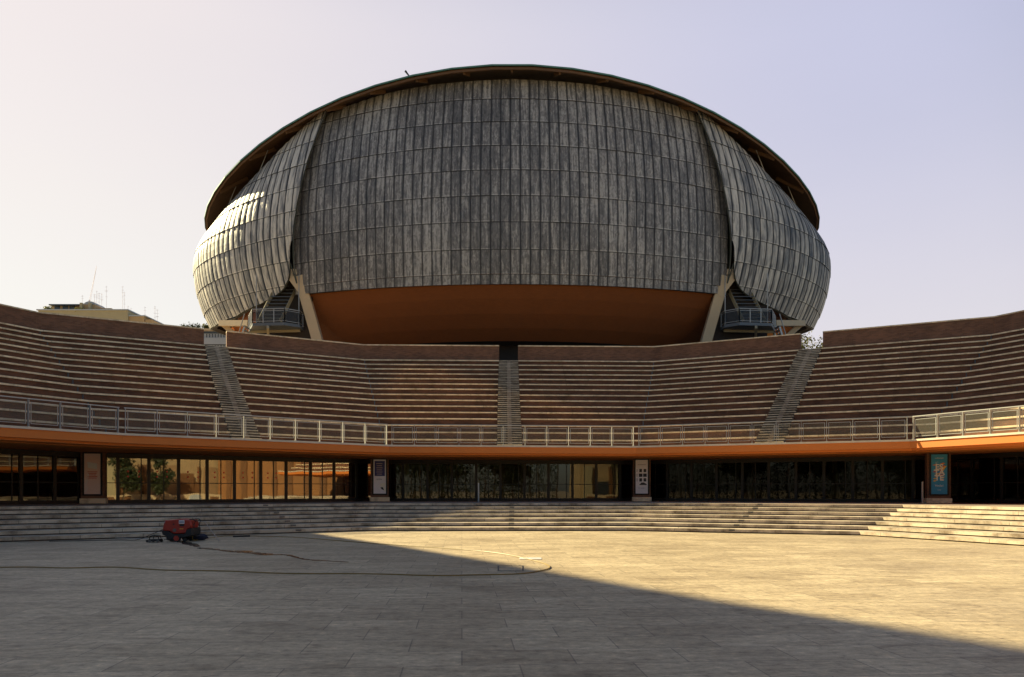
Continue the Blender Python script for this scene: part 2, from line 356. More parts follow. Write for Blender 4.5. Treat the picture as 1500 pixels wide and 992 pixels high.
# steps
S0 = {'L3': (-25.5, 9.0), 'L2': (-17.0, 22.9), 'L1': (-6.2, 29.55), 'R1': (4.57, 29.65), 'R2': (12.9, 26.6), 'R3': (17.5, 17.0), 'R4': (18.5, 4.0)}
S6 = {'L3': (-27.5, 9.0), 'L2': (-20.6, 26.9), 'L1': (-6.6, 35.0), 'R1': (6.1, 35.6), 'R2': (16.9, 31.0), 'R3': (22.5, 18.5), 'R4': (23.5, 4.0)}
SN = ['L3', 'L2', 'L1', 'R1', 'R2', 'R3', 'R4']
def srow(t, d=0):
    out = []
    for n in SN:
        a, b = S0[n], S6[n]; L = math.hypot(b[0]-a[0], b[1]-a[1])
        out.append(lerp(a, b, t+d/L))
    return out
st = thing('stone_steps', 'seven wide travertine steps curving between the plaza and the glass fronted terrace', 'steps', (0, 29.5, 0))
for i in range(7):
    t0 = i/6; z1 = .15*(i+1)
    nxt = srow((i+1)/6, .12) if i < 6 else srow(1.0, .5)
    m = MB(); m.prism(srow(t0, -.035), nxt, z1-.11, z1); m.build('step', M['step'], st)
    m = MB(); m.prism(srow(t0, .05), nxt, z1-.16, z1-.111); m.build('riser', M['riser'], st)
tr = MB(); tr.prism(srow(1.0, .51), [pt(n if n != 'L3' else 'L3', 13.0) for n in SN], 0.0, ZT); struct(tr.build('terrace', M['terrace']))

# dark plates fixed to the steps in line with the aisles
pl = MB(); pl.box((0, -.07, -.025), (.22, .012, .05)); pl.box((0, -.03, .024), (.22, .07, .008))
plate = None
PLN = {'left': [(436, 388)], 'mid': [(750, 750)], 'right': [(1073, 1112)]}
cnt = 0
for key, (xa, xb) in (('before the left aisle', (436, 388)), ('before the central aisle', (749, 750)), ('before the right aisle', (1073, 1114))):
    for i in range(7):
        xpx = xa+(xb-xa)*i/6
        ray = (xpx-750)/F
        P = srow(i/6, -.03); best = None
        for a, b in zip(P, P[1:]):
            den = (b[0]-a[0])-ray*(b[1]-a[1])
            if abs(den) < 1e-6: continue
            s = (ray*a[1]-a[0])/den
            if 0 <= s <= 1 and a[1] > 3: best = (lerp(a, b, s), math.atan2(b[1]-a[1], b[0]-a[0]))
        if not best: continue
        if plate is None: plate = pl.build('step_plate', M['plate']); o = plate
        else: o = plate.copy(); COL.objects.link(o)
        o.location = (best[0][0], best[0][1]+.06, .15*(i+1)-.02); o.rotation_euler = (0, 0, best[1])
        ordn = ['lowest', 'second', 'third', 'fourth', 'fifth', 'sixth', 'topmost'][i]
        tag(o, 'small dark metal plate on the %s stone step %s' % (ordn, key), 'plate', 'dark plates set on the stone steps')

# ------------------------------------------------------------------ balcony over the terrace
BN = ['L4', 'L3', 'L2', 'L1', 'R1', 'R2', 'R3', 'R4']
bal = thing('balcony', 'orange edged balcony with pale stone rim running above the glass fronts', 'balcony', (0, 38, ZB-.4))
m = MB(); m.prism(ring(BN, -.06), ring(BN, 2.25), ZB-.09, ZB); m.build('deck_slab', M['deck'], bal)
for a, b in zip(BN, BN[1:]):
    m = MB(); m.prism([pt(a, .0), pt(b, .0)], [pt(a, .5), pt(b, .5)], ZB-.42, ZB-.091); m.build('fascia', M['fascia'], bal)
m = MB(); m.prism(ring(BN, .25), ring(BN, 1.4), ZB-.52, ZB-.421); m.build('drip_ledge', M['fascia'], bal)
m = MB(); m.prism(ring(BN, 1.2), ring(BN, 14.0), ZB-.55, ZB-.40); m.build('soffit', M['render'], bal)

# seating blocks
BL = [(['L4', 'L3', 'L2', 'AL-'], 'brick seating tier with stone slabs left of the left aisle', ),
      (['AL+', 'L1', 'AC-'], 'brick seating tier with stone slabs between the left and central aisles', ),
      (['AC+', 'R1', 'AR-'], 'brick seating tier with stone slabs between the central and right aisles', ),
      (['AR+', 'R2', 'R3', 'R4'], 'brick seating tier with stone slabs right of the right aisle', )]
WL = ['dark brick parapet wall at the far left, behind the leftmost seating',
      'dark brick parapet wall with stone coping left of the central aisle gap',
      'dark brick parapet wall with stone coping right of the central aisle gap',
      'dark brick parapet wall at the far right, above the rightmost seating']
for bi, (names, lab) in enumerate(BL):
    c = pt(names[1], 8)
    t = thing('seating_tier', lab, 'seating', (c[0], c[1], ZB), 'seating tiers of the open air theatre')
    for k in range(1, 16):
        z = zrow(k); o0 = orow(k); o1 = orow(k+1) if k < 15 else OW+.1
        m = MB(); m.prism(ring(names, o0+.03), ring(names, o1+.06), z-.62, z-.081); m.build('brick_riser', M['brick'], t)
        m = MB(); m.prism(ring(names, o0-.05), ring(names, o1+.02), z-.08, z); m.build('seat_slab', M['coping'], t)
    # pale expansion joint at the corner of the tier
    for cn in [n for n in names if n in ('L2', 'L1', 'R1', 'R2')]:
        m = MB()
        for k in range(1, 16):
            p = pt(cn, orow(k)+.02); m.box((p[0], p[1], zrow(k)-.29), (.05, .05, .38))
        m.build('joint_strip', M['steel_dark'], t)
    w = thing('parapet_wall', WL[bi], 'wall', (c[0], c[1], zrow(15)), 'parapet walls above the seating')
    m = MB(); m.prism(ring(names, OW), ring(names, OW+.42), zrow(15), 12.44); m.build('brick_wall', M['brick_wall'], w)
    m = MB(); m.prism(ring(names, OW-.06), ring(names, OW+.48), 12.441, 12.52); m.build('coping', M['coping'], w)

for key, lab in (('AL', 'left'), ('AC', 'central'), ('AR', 'right')):
    c = pt(key, 2)
    t = thing('aisle_stair', 'narrow stone stair climbing the %s aisle between brick seating tiers' % lab, 'stairs', (c[0], c[1], ZB), 'aisle stairs through the seating')
    a = MB(); b_ = MB(); s_ = MB()
    for j in range(1, 46):
        z = ZB+.16*j; o0 = 14.56-(45-j)*.2947
        n2 = [key+'-', key+'+']
        f = ring(n2, o0); bk = ring(n2, o0+.36)
        f = [lerp(f[0], f[1], .005), lerp(f[0], f[1], .995)]; bk = [lerp(bk[0], bk[1], .005), lerp(bk[0], bk[1], .995)]
        a.prism(f, bk, z-.05, z)
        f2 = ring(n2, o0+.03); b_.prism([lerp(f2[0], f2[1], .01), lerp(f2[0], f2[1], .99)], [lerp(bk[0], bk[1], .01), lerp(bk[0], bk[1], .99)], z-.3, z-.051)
        f3 = ring(n2, o0-.147); g3 = ring(n2, o0+.2)
        s_.prism([lerp(f3[0], f3[1], .43), lerp(f3[0], f3[1], .60)], [lerp(g3[0], g3[1], .43), lerp(g3[0], g3[1], .60)], z-.13, z-.081)
    a.build('treads', M['step'], t); b_.build('risers', M['riser'], t); s_.build('half_steps', M['terrace'], t)

# ------------------------------------------------------------------ guard rails, one per facet
RL = {('L3', 'L2'): 'steel guard rail with mesh panels on the far left balcony facet',
      ('L2', 'L1'): 'steel guard rail with bright posts in front of the left aisle',
      ('L1', 'R1'): 'steel guard rail with mesh panels in front of the central aisle',
      ('R1', 'R2'): 'steel guard rail with mesh panels in front of the right aisle',
      ('R2', 'R3'): 'sunlit steel guard rail with mesh panels above the blue poster'}
for (a, b), lab in RL.items():
    A, B = pt(a, .14), pt(b, .14); d = Vector((B[0]-A[0], B[1]-A[1])); L = d.length; d.normalize()
    rz = math.atan2(d.y, d.x); t = thing('guard_rail', lab, 'railing', (A[0], A[1], ZB), 'guard rails along the balcony edge')
    n = max(2, round((L-.3)/1.17)); sp = (L-.3)/n
    def Q(s): return (A[0]+d.x*s, A[1]+d.y*s)
    m = MB(); p0, p1 = Q(.1), Q(L-.1); m.beam((*p0, ZB+1.08), (*p1, ZB+1.08), .06, .04); m.build('handrail', M['steel'], t)
    for i in range(n+1):
        p = Q(.15+i*sp)
        m = MB(); m.box((p[0], p[1], ZB+.53), (.022, .12, 1.05), rz); m.box((p[0], p[1], ZB+.012), (.1, .14, .024), rz)
        m.build('post', M['steel'], t)
        if i == n: break
        s0, s1 = .15+i*sp+.09, .15+(i+1)*sp-.09
        a0, a1 = Q(s0), Q(s1); m = MB()
        for zz in (.14, .93): m.beam((*a0, ZB+zz), (*a1, ZB+zz), .022, .022)
        for q in (a0, a1): m.beam((*q, ZB+.125), (*q, ZB+.945), .022, .022, (d.x, d.y, 0))
        fr = m.build('panel_frame', M['steel'], t)
        m = MB(); m.quad((*a0, ZB+.155), (*a1, ZB+.155), (*a1, ZB+.915), (*a0, ZB+.915)); m.build('mesh', M['screen'], fr)

# ------------------------------------------------------------------ piers with posters
OP = {'L2': 4.6, 'L1': 3.7, 'R1': 3.6, 'R2': 2.3}
def text(s, size, loc, rot, material, parent, name='lettering', ext=.004, bold=False, align='CENTER'):
    cu = bpy.data.curves.new(name, 'FONT'); cu.body = s; cu.size = size; cu.align_x = align; cu.align_y = 'CENTER'; cu.extrude = ext
    if bold: cu.offset = size*.03
    tmp = bpy.data.objects.new(name, cu); COL.objects.link(tmp)
    dg = bpy.context.evaluated_depsgraph_get(); me = bpy.data.meshes.new_from_object(tmp.evaluated_get(dg))
    bpy.data.objects.remove(tmp); me.materials.clear(); me.materials.append(material); me.name = name
    ob = bpy.data.objects.new(name, me); COL.objects.link(ob); ob.parent = parent; ob.location = loc; ob.rotation_euler = rot
    return ob
M['poster_blue'] = simple('poster_blue', (.03, .30, .50), .5, 0, .05)
M['poster_navy'] = simple('poster_navy', (.035, .04, .19), .5, 0, .1)
M['poster_white'] = simple('poster_white', (.85, .79, .80), .5, 0, .06)
M['poster_pink'] = simple('poster_pink', (.85, .60, .50), .5, 0, .05)
M['orange_ink'] = simple('orange_ink', (.85, .28, .03), .5)
M['red_ink'] = simple('red_ink', (.60, .05, .03), .5)
M['yellow_ink'] = simple('yellow_ink', (.85, .48, .05), .5)
M['cream_ink'] = simple('cream_ink', (.85, .80, .68), .5)
M['grey_ink'] = simple('grey_ink', (.16, .13, .15), .5)
M['photo_ink'] = simple('photo_ink', (.03, .025, .03), .5, 0, .8, 20)
PLB = {'L2': ('brick pier with a pinkish poster at the left end of the lit doors', 'framed pink poster with red lines of print and a white note'),
       'L1': ('brick pier with a navy and grey poster left of the dark glass doors', 'framed poster, navy text block above a pale picture'),
       'R1': ('brick pier with a white poster of small dark pictures right of centre', 'framed white poster with rows of small dark pictures'),
       'R2': ('brick pier with the blue summer poster at the far right', 'framed bright blue poster with orange and cream lettering')}
for cn, o in OP.items():
    P = pt(cn, o); az = {'L2': R(18), 'L1': R(12), 'R1': R(-10), 'R2': R(-20)}[cn]
    if cn == 'L2': P = px(138, 700, 34.8)[:2]
    if cn == 'R2': P = px(1373.5, 700, 35.6)[:2]
    if cn == 'L1': P = px(556, 700, 41.3)[:2]
    if cn == 'R1': P = px(940, 700, 41.9)[:2]
    t = thing('brick_pier', PLB[cn][0], 'pillar', (P[0], P[1], ZT), 'brick piers between the glass fronts')
    m = MB(); m.box((P[0], P[1], ZT+.24+1.2), (1.02, .6, 2.4), az); m.build('pier_shaft', M['brick_wall'], t)
    m = MB(); m.box((P[0], P[1], ZT+.12), (1.12, .7, .24), az); m.build('stone_base', M['coping'], t)
    # poster case hangs on the pier
    W_, H_ = .70, 1.95
    fx, fy = P[0]+math.sin(az)*.335, P[1]-math.cos(az)*.335
    pc = thing('poster_case', PLB[cn][1], 'poster', (fx, fy, ZT+1.42), 'posters on the brick piers')
    pc.rotation_euler = (0, 0, az)
    pc_loc = pc.location.copy(); pc.location = (0, 0, 0)
    m = MB()
    for sx in (-1, 1): m.box((sx*(W_/2+.035), 0, 0), (.07, .09, H_+.14))
    for sz in (-1, 1): m.box((0, 0, sz*(H_/2+.035)), (W_, .088, .07))
    m.build('frame', M['bronze'], pc)
    sheet = {'L2': 'poster_pink', 'L1': 'poster_white', 'R1': 'poster_white', 'R2': 'poster_blue'}[cn]
    m = MB(); m.box((0, 0, 0), (W_, .03, H_)); m.build('sheet', M[sheet], pc)
    rx = (R(90), 0, 0); yf = -.021
    if cn == 'R2':
        text('auditorium', .085, (0, yf, .80), rx, M['cream_ink'], pc)
        random.seed(5)
        for i in range(16):
            zz = .52-i*.056; xx = (-1)**i*random.uniform(.05, .2); m = MB(); w = random.uniform(.06, .14); h = random.uniform(.03, .06)
            y = -.0185-.0002*i
            m.poly([(xx-w, y, zz-h*.2), (xx-w*.1, y, zz-h), (xx+w, y, zz+h*.3), (xx+w*.2, y, zz+h)])
            m.build('paint_shape', M[random.choice(['orange_ink', 'red_ink', 'yellow_ink', 'yellow_ink'])], pc)
        m = MB(); m.poly([(.02, -.0183, .33), (.33, -.0183, .42), (.16, -.0183, .16)]); m.build('paint_shape', M['yellow_ink'], pc)
        text("L'", .17, (-.10, -.024, .55), rx, M['cream_ink'], pc)
        for s, zz in (('ES', .35), ('TA', .08), ('TE', -.19)):
            text(s, .36, (0, -.024, zz), rx, M['cream_ink'], pc, bold=True)
        text('Vinilei', .15, (0, yf, -.56), rx, M['cream_ink'], pc); text('roma', .07, (0, yf, -.77), rx, M['cream_ink'], pc)
    elif cn == 'R1':
        text('PROGRAMMA', .075, (0, yf, .70), rx, M['grey_ink'], pc)
        for r_ in range(3):
            for q in (0, 1):
                m = MB(); m.box((-.06+q*.24, -.018, .36-r_*.27), (.15 if r_ != 1 else .20, .008, .19)); m.build('picture', M['photo_ink'], pc)
            m = MB()
            for q in range(4): m.box((-.27, -.0175, .43-r_*.27-q*.045), (.08, .006, .016))
            m.build('caption', M['grey_ink'], pc)
        m = MB(); m.poly([(-.16, -.019, -.48), (.28, -.019, -.48), (.27, -.019, -.42), (.12, -.019, -.33), (-.02, -.019, -.34), (-.1, -.019, -.43)]); m.build('picture', M['photo_ink'], pc)
        text('2019  CONCERTI', .055, (.0, yf, -.66), rx, M['grey_ink'], pc)
    elif cn == 'L1':
        m = MB(); m.box((.0, -.018, .46), (.58, .008, .86)); m.build('text_block', M['poster_navy'], pc)
        m = MB()
        for q in range(6): m.box((-.02, -.0235, .74-q*.12), (.34-.05*(q % 2), .004, .02))
        m.build('print_lines', M['poster_pink'], pc)
        text('ROMA', .11, (-.02, yf, -.16), rx, M['grey_ink'], pc)
        m = MB(); m.poly([(.0, -.019, -.42), (.33, -.019, -.35), (.33, -.019, -.9), (.12, -.019, -.7)]); m.build('picture', M['cream_ink'], pc)
        m = MB(); m.poly([(.04, -.0195, -.62), (.17, -.0195, -.6), (.25, -.0195, -.78), (.1, -.0195, -.72)]); m.build('picture', M['photo_ink'], pc)
    else:
        m = MB(); m.poly([(-.22, -.02, .58), (.2, -.02, .50), (.21, -.02, .22), (-.2, -.02, .30)]); m.build('white_note', M['white'], pc)
        m = MB()
        for q in range(5): m.box((.0, -.0175, .1-q*.075), (.42-.06*(q % 3), .005, .03))
        m.build('print_lines', M['red_ink'], pc)
        m = MB()
        for q in range(12): m.box((-.27+.03*math.sin(q), -.0175, -.25-q*.055), (.13, .005, .018))
        m.box((-.18, -.0175, -.08), (.03, .005, .2)); m.build('white_drawing', M['white'], pc)
    pc.location = pc_loc

# thin signpost bars standing on the terrace
for xx, D, lab in ((701, 38.5, 'slim pale metal post on the terrace in front of the central doors'), (1351, 34.2, 'slim pale metal post on the terrace beside the blue poster pier')):
    p = ((xx-750)/F*D, D); t = thing('metal_post', lab, 'post', (p[0], p[1], ZT))
    m = MB(); m.box((p[0], p[1], ZT+.52), (.07, .05, 1.04)); m.build('shaft', M['steel'], t)
    m = MB(); m.box((p[0], p[1], ZT+.01), (.18, .18, .02)); m.build('foot_plate', M['steel_dark'], t)

# ------------------------------------------------------------------ glass fronts
GO = 5.3
GZ1 = ZB-.55
GL = {('L3', 'L2'): 'dark framed glass front at the far left, beyond the pink poster',
      ('L2', 'L1'): 'golden glass door front with red dots left of the navy poster',
      ('L1', 'R1'): 'dark glass door front reflecting trees between the two middle piers',
      ('R1', 'R2'): 'nearly black glass door front right of the white poster',
      ('R2', 'R3'): 'dark glass door front right of the blue poster'}
M['dot'] = simple('red_dot', (.95, .05, .03), .4)
for (a, b), lab in GL.items():
    A, B = pt(a, GO), pt(b, GO); d = Vector((B[0]-A[0], B[1]-A[1])); L = d.length; d.normalize(); nrm = Vector((d.y, -d.x)); rz = math.atan2(d.y, d.x)
    t = thing('glass_front', lab, 'glass doors', (A[0], A[1], ZT), 'glass fronts under the balcony')
    def Q(s, off=0): return (A[0]+d.x*s+nrm.x*off, A[1]+d.y*s+nrm.y*off)
    m = MB(); m.beam((*Q(0), ZT+.08), (*Q(L), ZT+.08), .14, .16); m.build('sill_rail', M['bronze'], t)
    m = MB(); m.beam((*Q(0), GZ1-.12), (*Q(L), GZ1-.12), .14, .24); m.build('head_rail', M['bronze'], t)
    n = round(L/1.42); sp = L/n
    for i in range(n+1):
        m = MB(); p = Q(i*sp); m.box((p[0], p[1], (ZT+.16+GZ1-.24)/2), (.15, .13, GZ1-ZT-.4), rz); m.build('mullion', M['bronze'], t)
        if i == n: break
        s0, s1 = i*sp+.075, (i+1)*sp-.075
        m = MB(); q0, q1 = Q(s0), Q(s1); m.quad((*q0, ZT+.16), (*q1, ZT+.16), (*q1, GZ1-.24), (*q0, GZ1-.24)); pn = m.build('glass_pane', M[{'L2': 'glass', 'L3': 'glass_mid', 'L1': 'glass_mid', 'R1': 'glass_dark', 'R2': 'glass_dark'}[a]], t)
        m = MB(); mid = s0+(s1-s0)*(.78 if i % 2 else .5)
        q = Q(mid); m.box((q[0], q[1], (ZT+.16+GZ1-.24)/2), (.045, .05, GZ1-ZT-.4), rz); m.build('glazing_bar', M['bronze'], t)
        m = MB(); m.beam((*Q(s0, .05), ZT+1.0), (*Q(s1, .05), ZT+1.0), .03, .035); m.build('push_bar', M['bronze'], t)
        if (a, b) == ('L2', 'L1') and i < 7 :
            for fx in ((.25, .62) if i % 2 == 0 else (.3, .7)):
                for zz in (1.32, 1.58):
                    m = MB(); c = Q(s0+(s1-s0)*fx, .012); pts = [(c[0]+d.x*math.cos(u)*.045, c[1]+d.y*math.cos(u)*.045, ZT+zz+math.sin(u)*.045) for u in [6.2832*q_/10 for q_ in range(10)]]
                    m.poly(pts); m.build('red_dot', M['dot'], t)

# foyer behind the glass
fo = thing('foyer', 'dim brown foyer seen through the glass fronts', 'room', (0, 50, ZT))
m = MB(); m.prism(ring(BN, 12.6), ring(BN, 12.9), ZT, ZB-.56); m.build('back_wall', M['foyer'], fo)
for s in (.12, .37, .63, .88):
    for (a, b) in (('L2', 'L1'), ('L1', 'R1'), ('R1', 'R2')):
        p = lerp(pt(a, 9), pt(b, 9), s); m = MB(); m.tube([(p[0], p[1], ZT), (p[0], p[1], ZB-.56)], .22, 12); m.build('inner_column', M['cream'], fo, True)
p = lerp(pt('L2', 10.5), pt('L1', 10.5), .35); m = MB(); m.box((p[0], p[1], ZT+.5), (4.2, .8, 1.0), R(35)); m.build('counter', M['sand'], fo)
for s in (.7,):
    p = lerp(pt('L2', 8), pt('L1', 8), s); m = MB()
    for i in range(10): m.box((p[0]+i*.28, p[1]+i*.19, ZT+.12*(i+1)), (.3, 1.6, .1), R(34))
    m.build('inner_stair', M['cream'], fo)

# podium behind the parapet
po = MB(); po.prism(ring(BN, OW+.43), [(-70, 4), (-70, 60), (-60, 120), (-25, 120), (25, 120), (60, 120), (70, 60), (70, 6)], 10.9, 11.24)
struct(po.build('upper_terrace', M['terrace']))

# ------------------------------------------------------------------ the big lead covered hall
EC, EA, EB = 74.0, 32.2, 17.5; EBB = 24.0
def cosp(phi):
    c = math.cos(phi); return c**1.2 if c > 0 else -((-c)**1.1)
XT = [(0, 35.4), (7, 35.15), (10.9, 34.8), (14.9, 34.15), (16.8, 33.75), (19.0, 32.7), (22.4, 30.75), (25.3, 29.25), (28.8, 27.75), (31, 27.2), (32.2, 27.1), (99, 27.1)]
def interp(T, x):
    for (x0, y0), (x1, y1) in zip(T, T[1:]):
        if x <= x1: return y0+(y1-y0)*(x-x0)/(x1-x0)
    return T[-1][1]
ZE = 24.0
def ztop(phi):
    x = EA*abs(math.sin(phi)) if abs(phi) < R(90) else EA
    return interp(XT, x)
def rho(phi, z):
    if z > ZE:
        zt = max(ztop(phi), 27.0); t = (z-ZE)/(zt-ZE); s = min(1, abs(phi)/R(90)); return 1-(.083-.04*s)*t**2
    return 1-(.046+.016*min(1, abs(phi)/R(70)))*((ZE-z)/6.6)**2
def surf(phi, z, off=0.0):
    r = rho(phi, z); cb = EB if math.cos(phi) > 0 else EBB
    c_ = max(.04, abs(math.cos(phi))); nx, ny = 1.2*cb*c_**.2*math.sin(phi), EA*math.cos(phi); L = math.hypot(nx, ny); nx /= L; ny /= L
    rx = r
    if off < -.5: rx = 1-(1-r)*.55 if z > ZE else 1.0      # the front shell keeps its seams nearly upright
    return Vector((EA*rx*math.sin(phi)+nx*off, EC-cb*r*cosp(phi)-ny*off, z))
hall = thing('concert_hall', 'huge beetle shaped concert hall clad in grey lead panels above the seating', 'building', (0, EC, 11.24))

def shell(name, phis, zrows, zb, zt, off, material, pleat, parent, u0=0, tilt=None):
    """phis: column edges (at the base); zrows: nominal row heights; each panel bows outwards between its seams"""
    m = MB(); prof = [(0, 0), (.035, .7), (.1, .86), (.35, 1.0), (.65, .95), (.9, .72), (.965, .45), (1, 0)]
    for i in range(len(phis)-1):
        for j in range(len(zrows)-1):
            nv = 3
            jit = (random.random()-.5)*.03
            for k in range(nv):
                va, vb = k/nv, (k+1)/nv
                ring_ = []
                for v in (va, vb):
                    row = []
                    for (s, h) in prof:
                        ph = phis[i]+(phis[i+1]-phis[i])*s
                        zn = zrows[j]+(zrows[j+1]-zrows[j])*v
                        phx = tilt(ph, zn) if tilt else ph
                        z = min(max(zn - drop(phx, zn), zb(phx)), zt(phx))
                        lift = .05*(1-v)+jit
                        row.append((surf(phx, z, off+pleat*h+lift), (u0+i+.002+s*.996, j+.002+v*.996)))
                    ring_.append(row)
                for q in range(len(prof)-1):
                    a, b, c, d = ring_[0][q], ring_[0][q+1], ring_[1][q+1], ring_[1][q]
                    if abs(a[0].z-d[0].z) < 1e-4 and abs(b[0].z-c[0].z) < 1e-4: continue
                    if (a[0]-b[0]).length < .004 and (d[0]-c[0]).length < .004: continue
                    m.quad(a[0], b[0], c[0], d[0], [a[1], b[1], c[1], d[1]])
    return m.build(name, material, parent)
def drop(ph, z):
    x = min(EA*abs(math.sin(ph)), 20); return max(0, (z-22))/13*.0022*x*x
ROWS = [17.6, 19.1, 21.0, 23.15, 25.25, 27.35, 29.4, 31.45, 33.5, 35.6, 37.6]
# column edges at equal spacing along the curve
def cols(p0, p1, step):
    out = [p0]; ph = p0; d = R(.02)
    acc = 0; last = surf(p0, ZE); 
    while ph < p1:
        ph += d; c = surf(ph, ZE); acc += (c-last).length; last = c
        if acc >= step: out.append(ph); acc = 0
    return out
random.seed(3)
cc = cols(R(-36), R(36), .80)
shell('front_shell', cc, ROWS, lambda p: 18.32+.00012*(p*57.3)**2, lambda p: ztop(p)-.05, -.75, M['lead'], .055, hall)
# overlapping side shells
ZBW = [(35.2, 22.6), (35.6, 21.4), (36.1, 20.4), (37, 19.5), (38.5, 18.95), (40.4, 18.55), (45.5, 18.07), (51.5, 17.8), (57, 17.5), (70, 17.6), (90, 18.2), (176, 19.0), (999, 19)]
def zb_wing(ph):
    return interp(ZBW, max(35.2, abs(ph)*57.2958))
def edge_phi(z):
    t = (z-17)/(35-17); return R(35.8)-R(5.0)*max(0, t)**1.3
def mk_wing(sign):
    ph_cols = cols(R(30.2), R(176), .78)
    def tl(ph, z): return max(ph, edge_phi(z))
    m0 = MB()
    # build on the right, then mirror
    return ph_cols, tl
for sign in (-1, 1):
    pc_, tl = mk_wing(sign)
    if sign > 0:
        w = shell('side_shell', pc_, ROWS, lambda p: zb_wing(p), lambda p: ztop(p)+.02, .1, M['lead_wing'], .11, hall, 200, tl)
    else:
        neg = [-p for p in pc_]
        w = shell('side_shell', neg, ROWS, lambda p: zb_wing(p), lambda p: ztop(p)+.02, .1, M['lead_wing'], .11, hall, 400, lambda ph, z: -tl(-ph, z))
        for pol in w.data.polygons: pass
    # dark rolled edge of the shell, with its thickness and inner face
    m = MB(); path = []
    for i in range(34):
        z = 34.6-(34.6-19.2)*i/33; p = edge_phi(z); zz = z-drop(p, z)*.5
        if zz > ztop(p): continue
        path.append(surf(p*sign, zz, .12))
    for i in range(70):
        dg = 35.9+i*(176-35.9)/69*1.0 if i > 12 else 35.9+i*.9
        if i > 12: dg = 35.9+11.7+(i-12)*(176-47.6)/57
        p = R(dg); path.append(surf(p*sign, zb_wing(p+0)+.02, .1))
    m.tube(path, .06, 5); m.build('shell_edge', M['lead_edge'], hall, True)
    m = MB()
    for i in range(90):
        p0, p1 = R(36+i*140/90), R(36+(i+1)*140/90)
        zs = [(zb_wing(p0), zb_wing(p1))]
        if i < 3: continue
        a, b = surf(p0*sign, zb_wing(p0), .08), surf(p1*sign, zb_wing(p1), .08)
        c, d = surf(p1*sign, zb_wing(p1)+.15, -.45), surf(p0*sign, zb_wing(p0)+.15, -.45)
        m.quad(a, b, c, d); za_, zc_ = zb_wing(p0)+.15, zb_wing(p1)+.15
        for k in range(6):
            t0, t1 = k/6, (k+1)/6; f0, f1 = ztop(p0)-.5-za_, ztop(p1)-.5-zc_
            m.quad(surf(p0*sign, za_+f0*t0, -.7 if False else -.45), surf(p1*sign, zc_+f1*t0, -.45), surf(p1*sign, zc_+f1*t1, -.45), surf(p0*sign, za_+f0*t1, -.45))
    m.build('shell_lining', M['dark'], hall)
    # inner return of the front shell beside the slit
# lip under the front shell
m = MB(); N_ = 60
for i in range(N_):
    p0, p1 = R(-36+72*i/N_), R(-36+72*(i+1)/N_)
    z0, z1 = 18.32+.00012*(p0*57.3)**2, 18.32+.00012*(p1*57.3)**2
    m.quad(surf(p0, z0, -.74), surf(p1, z1, -.74), surf(p1, z1+.05, -1.1), surf(p0, z0+.05, -1.1))
    m.quad(surf(p0, z0+.05, -1.1), surf(p1, z1+.05, -1.1), surf(p1, z1+3, -1.1), surf(p0, z0+3, -1.1))
m.build('shell_lip', M['lead_edge'], hall)
for sg in (-1, 1):
    m = MB()
    for i in range(30):
        za, zc = 18.7+i*.5, 19.2+i*.5
        m.quad(surf(R(36)*sg, za, -.72), surf(R(36)*sg, zc, -.72), surf(R(36.3)*sg, zc, -1.5), surf(R(36.3)*sg, za, -1.5))
    m.build('shell_return', M['lead_edge'], hall)

# orange belly
def bel(phi, z, r):
    r = r-.05*max(0, min(1, (abs(math.sin(phi))-.62)/.2)) if z < 21 else r-.03
    cb = EB if math.cos(phi) > 0 else EBB
    return Vector((EA*r*math.sin(phi), EC-cb*r*cosp(phi), z))
m = MB(); prof = [(20.6, .925), (19.5, .925), (18.4, .915), (17.4, .875), (16.4, .825), (15.4, .765), (14.55, .70)]
N_ = 120
for i in range(N_):
    p0, p1 = -math.pi+2*math.pi*i/N_, -math.pi+2*math.pi*(i+1)/N_
    s = 0
    for (za, ra), (zc, rc) in zip(prof, prof[1:]):
        L_ = math.hypot(za-zc, (ra-rc)*EB); u0, u1 = p0*25, p1*25
        m.quad(bel(p0, za, ra), bel(p1, za, ra), bel(p1, zc, rc), bel(p0, zc, rc), [(u0, -s), (u1, -s), (u1, -s-L_), (u0, -s-L_)]); s += L_
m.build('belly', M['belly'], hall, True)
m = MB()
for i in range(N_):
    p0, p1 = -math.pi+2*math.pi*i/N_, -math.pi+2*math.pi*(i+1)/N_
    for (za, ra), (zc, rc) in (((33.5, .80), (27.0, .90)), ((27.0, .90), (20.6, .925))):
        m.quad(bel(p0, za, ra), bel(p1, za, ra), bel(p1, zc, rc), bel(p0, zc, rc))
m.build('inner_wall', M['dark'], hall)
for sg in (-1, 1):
    m = MB(); m.quad((sg*22.6, 63.6, 11.3), (sg*17.6, 62.0, 11.3), (sg*16.9, 61.4, 21.5), (sg*22.6, 63.2, 21.5)); m.build('slit_wall', M['dark'], hall)  # dark sheet standing in for the shade inside the slit
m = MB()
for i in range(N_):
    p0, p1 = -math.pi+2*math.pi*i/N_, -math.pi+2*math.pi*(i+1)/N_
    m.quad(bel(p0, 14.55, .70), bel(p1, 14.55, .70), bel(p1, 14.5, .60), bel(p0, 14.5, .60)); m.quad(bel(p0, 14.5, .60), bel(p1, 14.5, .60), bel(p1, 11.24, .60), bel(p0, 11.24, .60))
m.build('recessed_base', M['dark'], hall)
m = MB(); m.beam((-3, 63.0, 12.1), (3, 63.0, 12.1), .06, .06); m.build('base_rail', M['timber_beam'], hall)

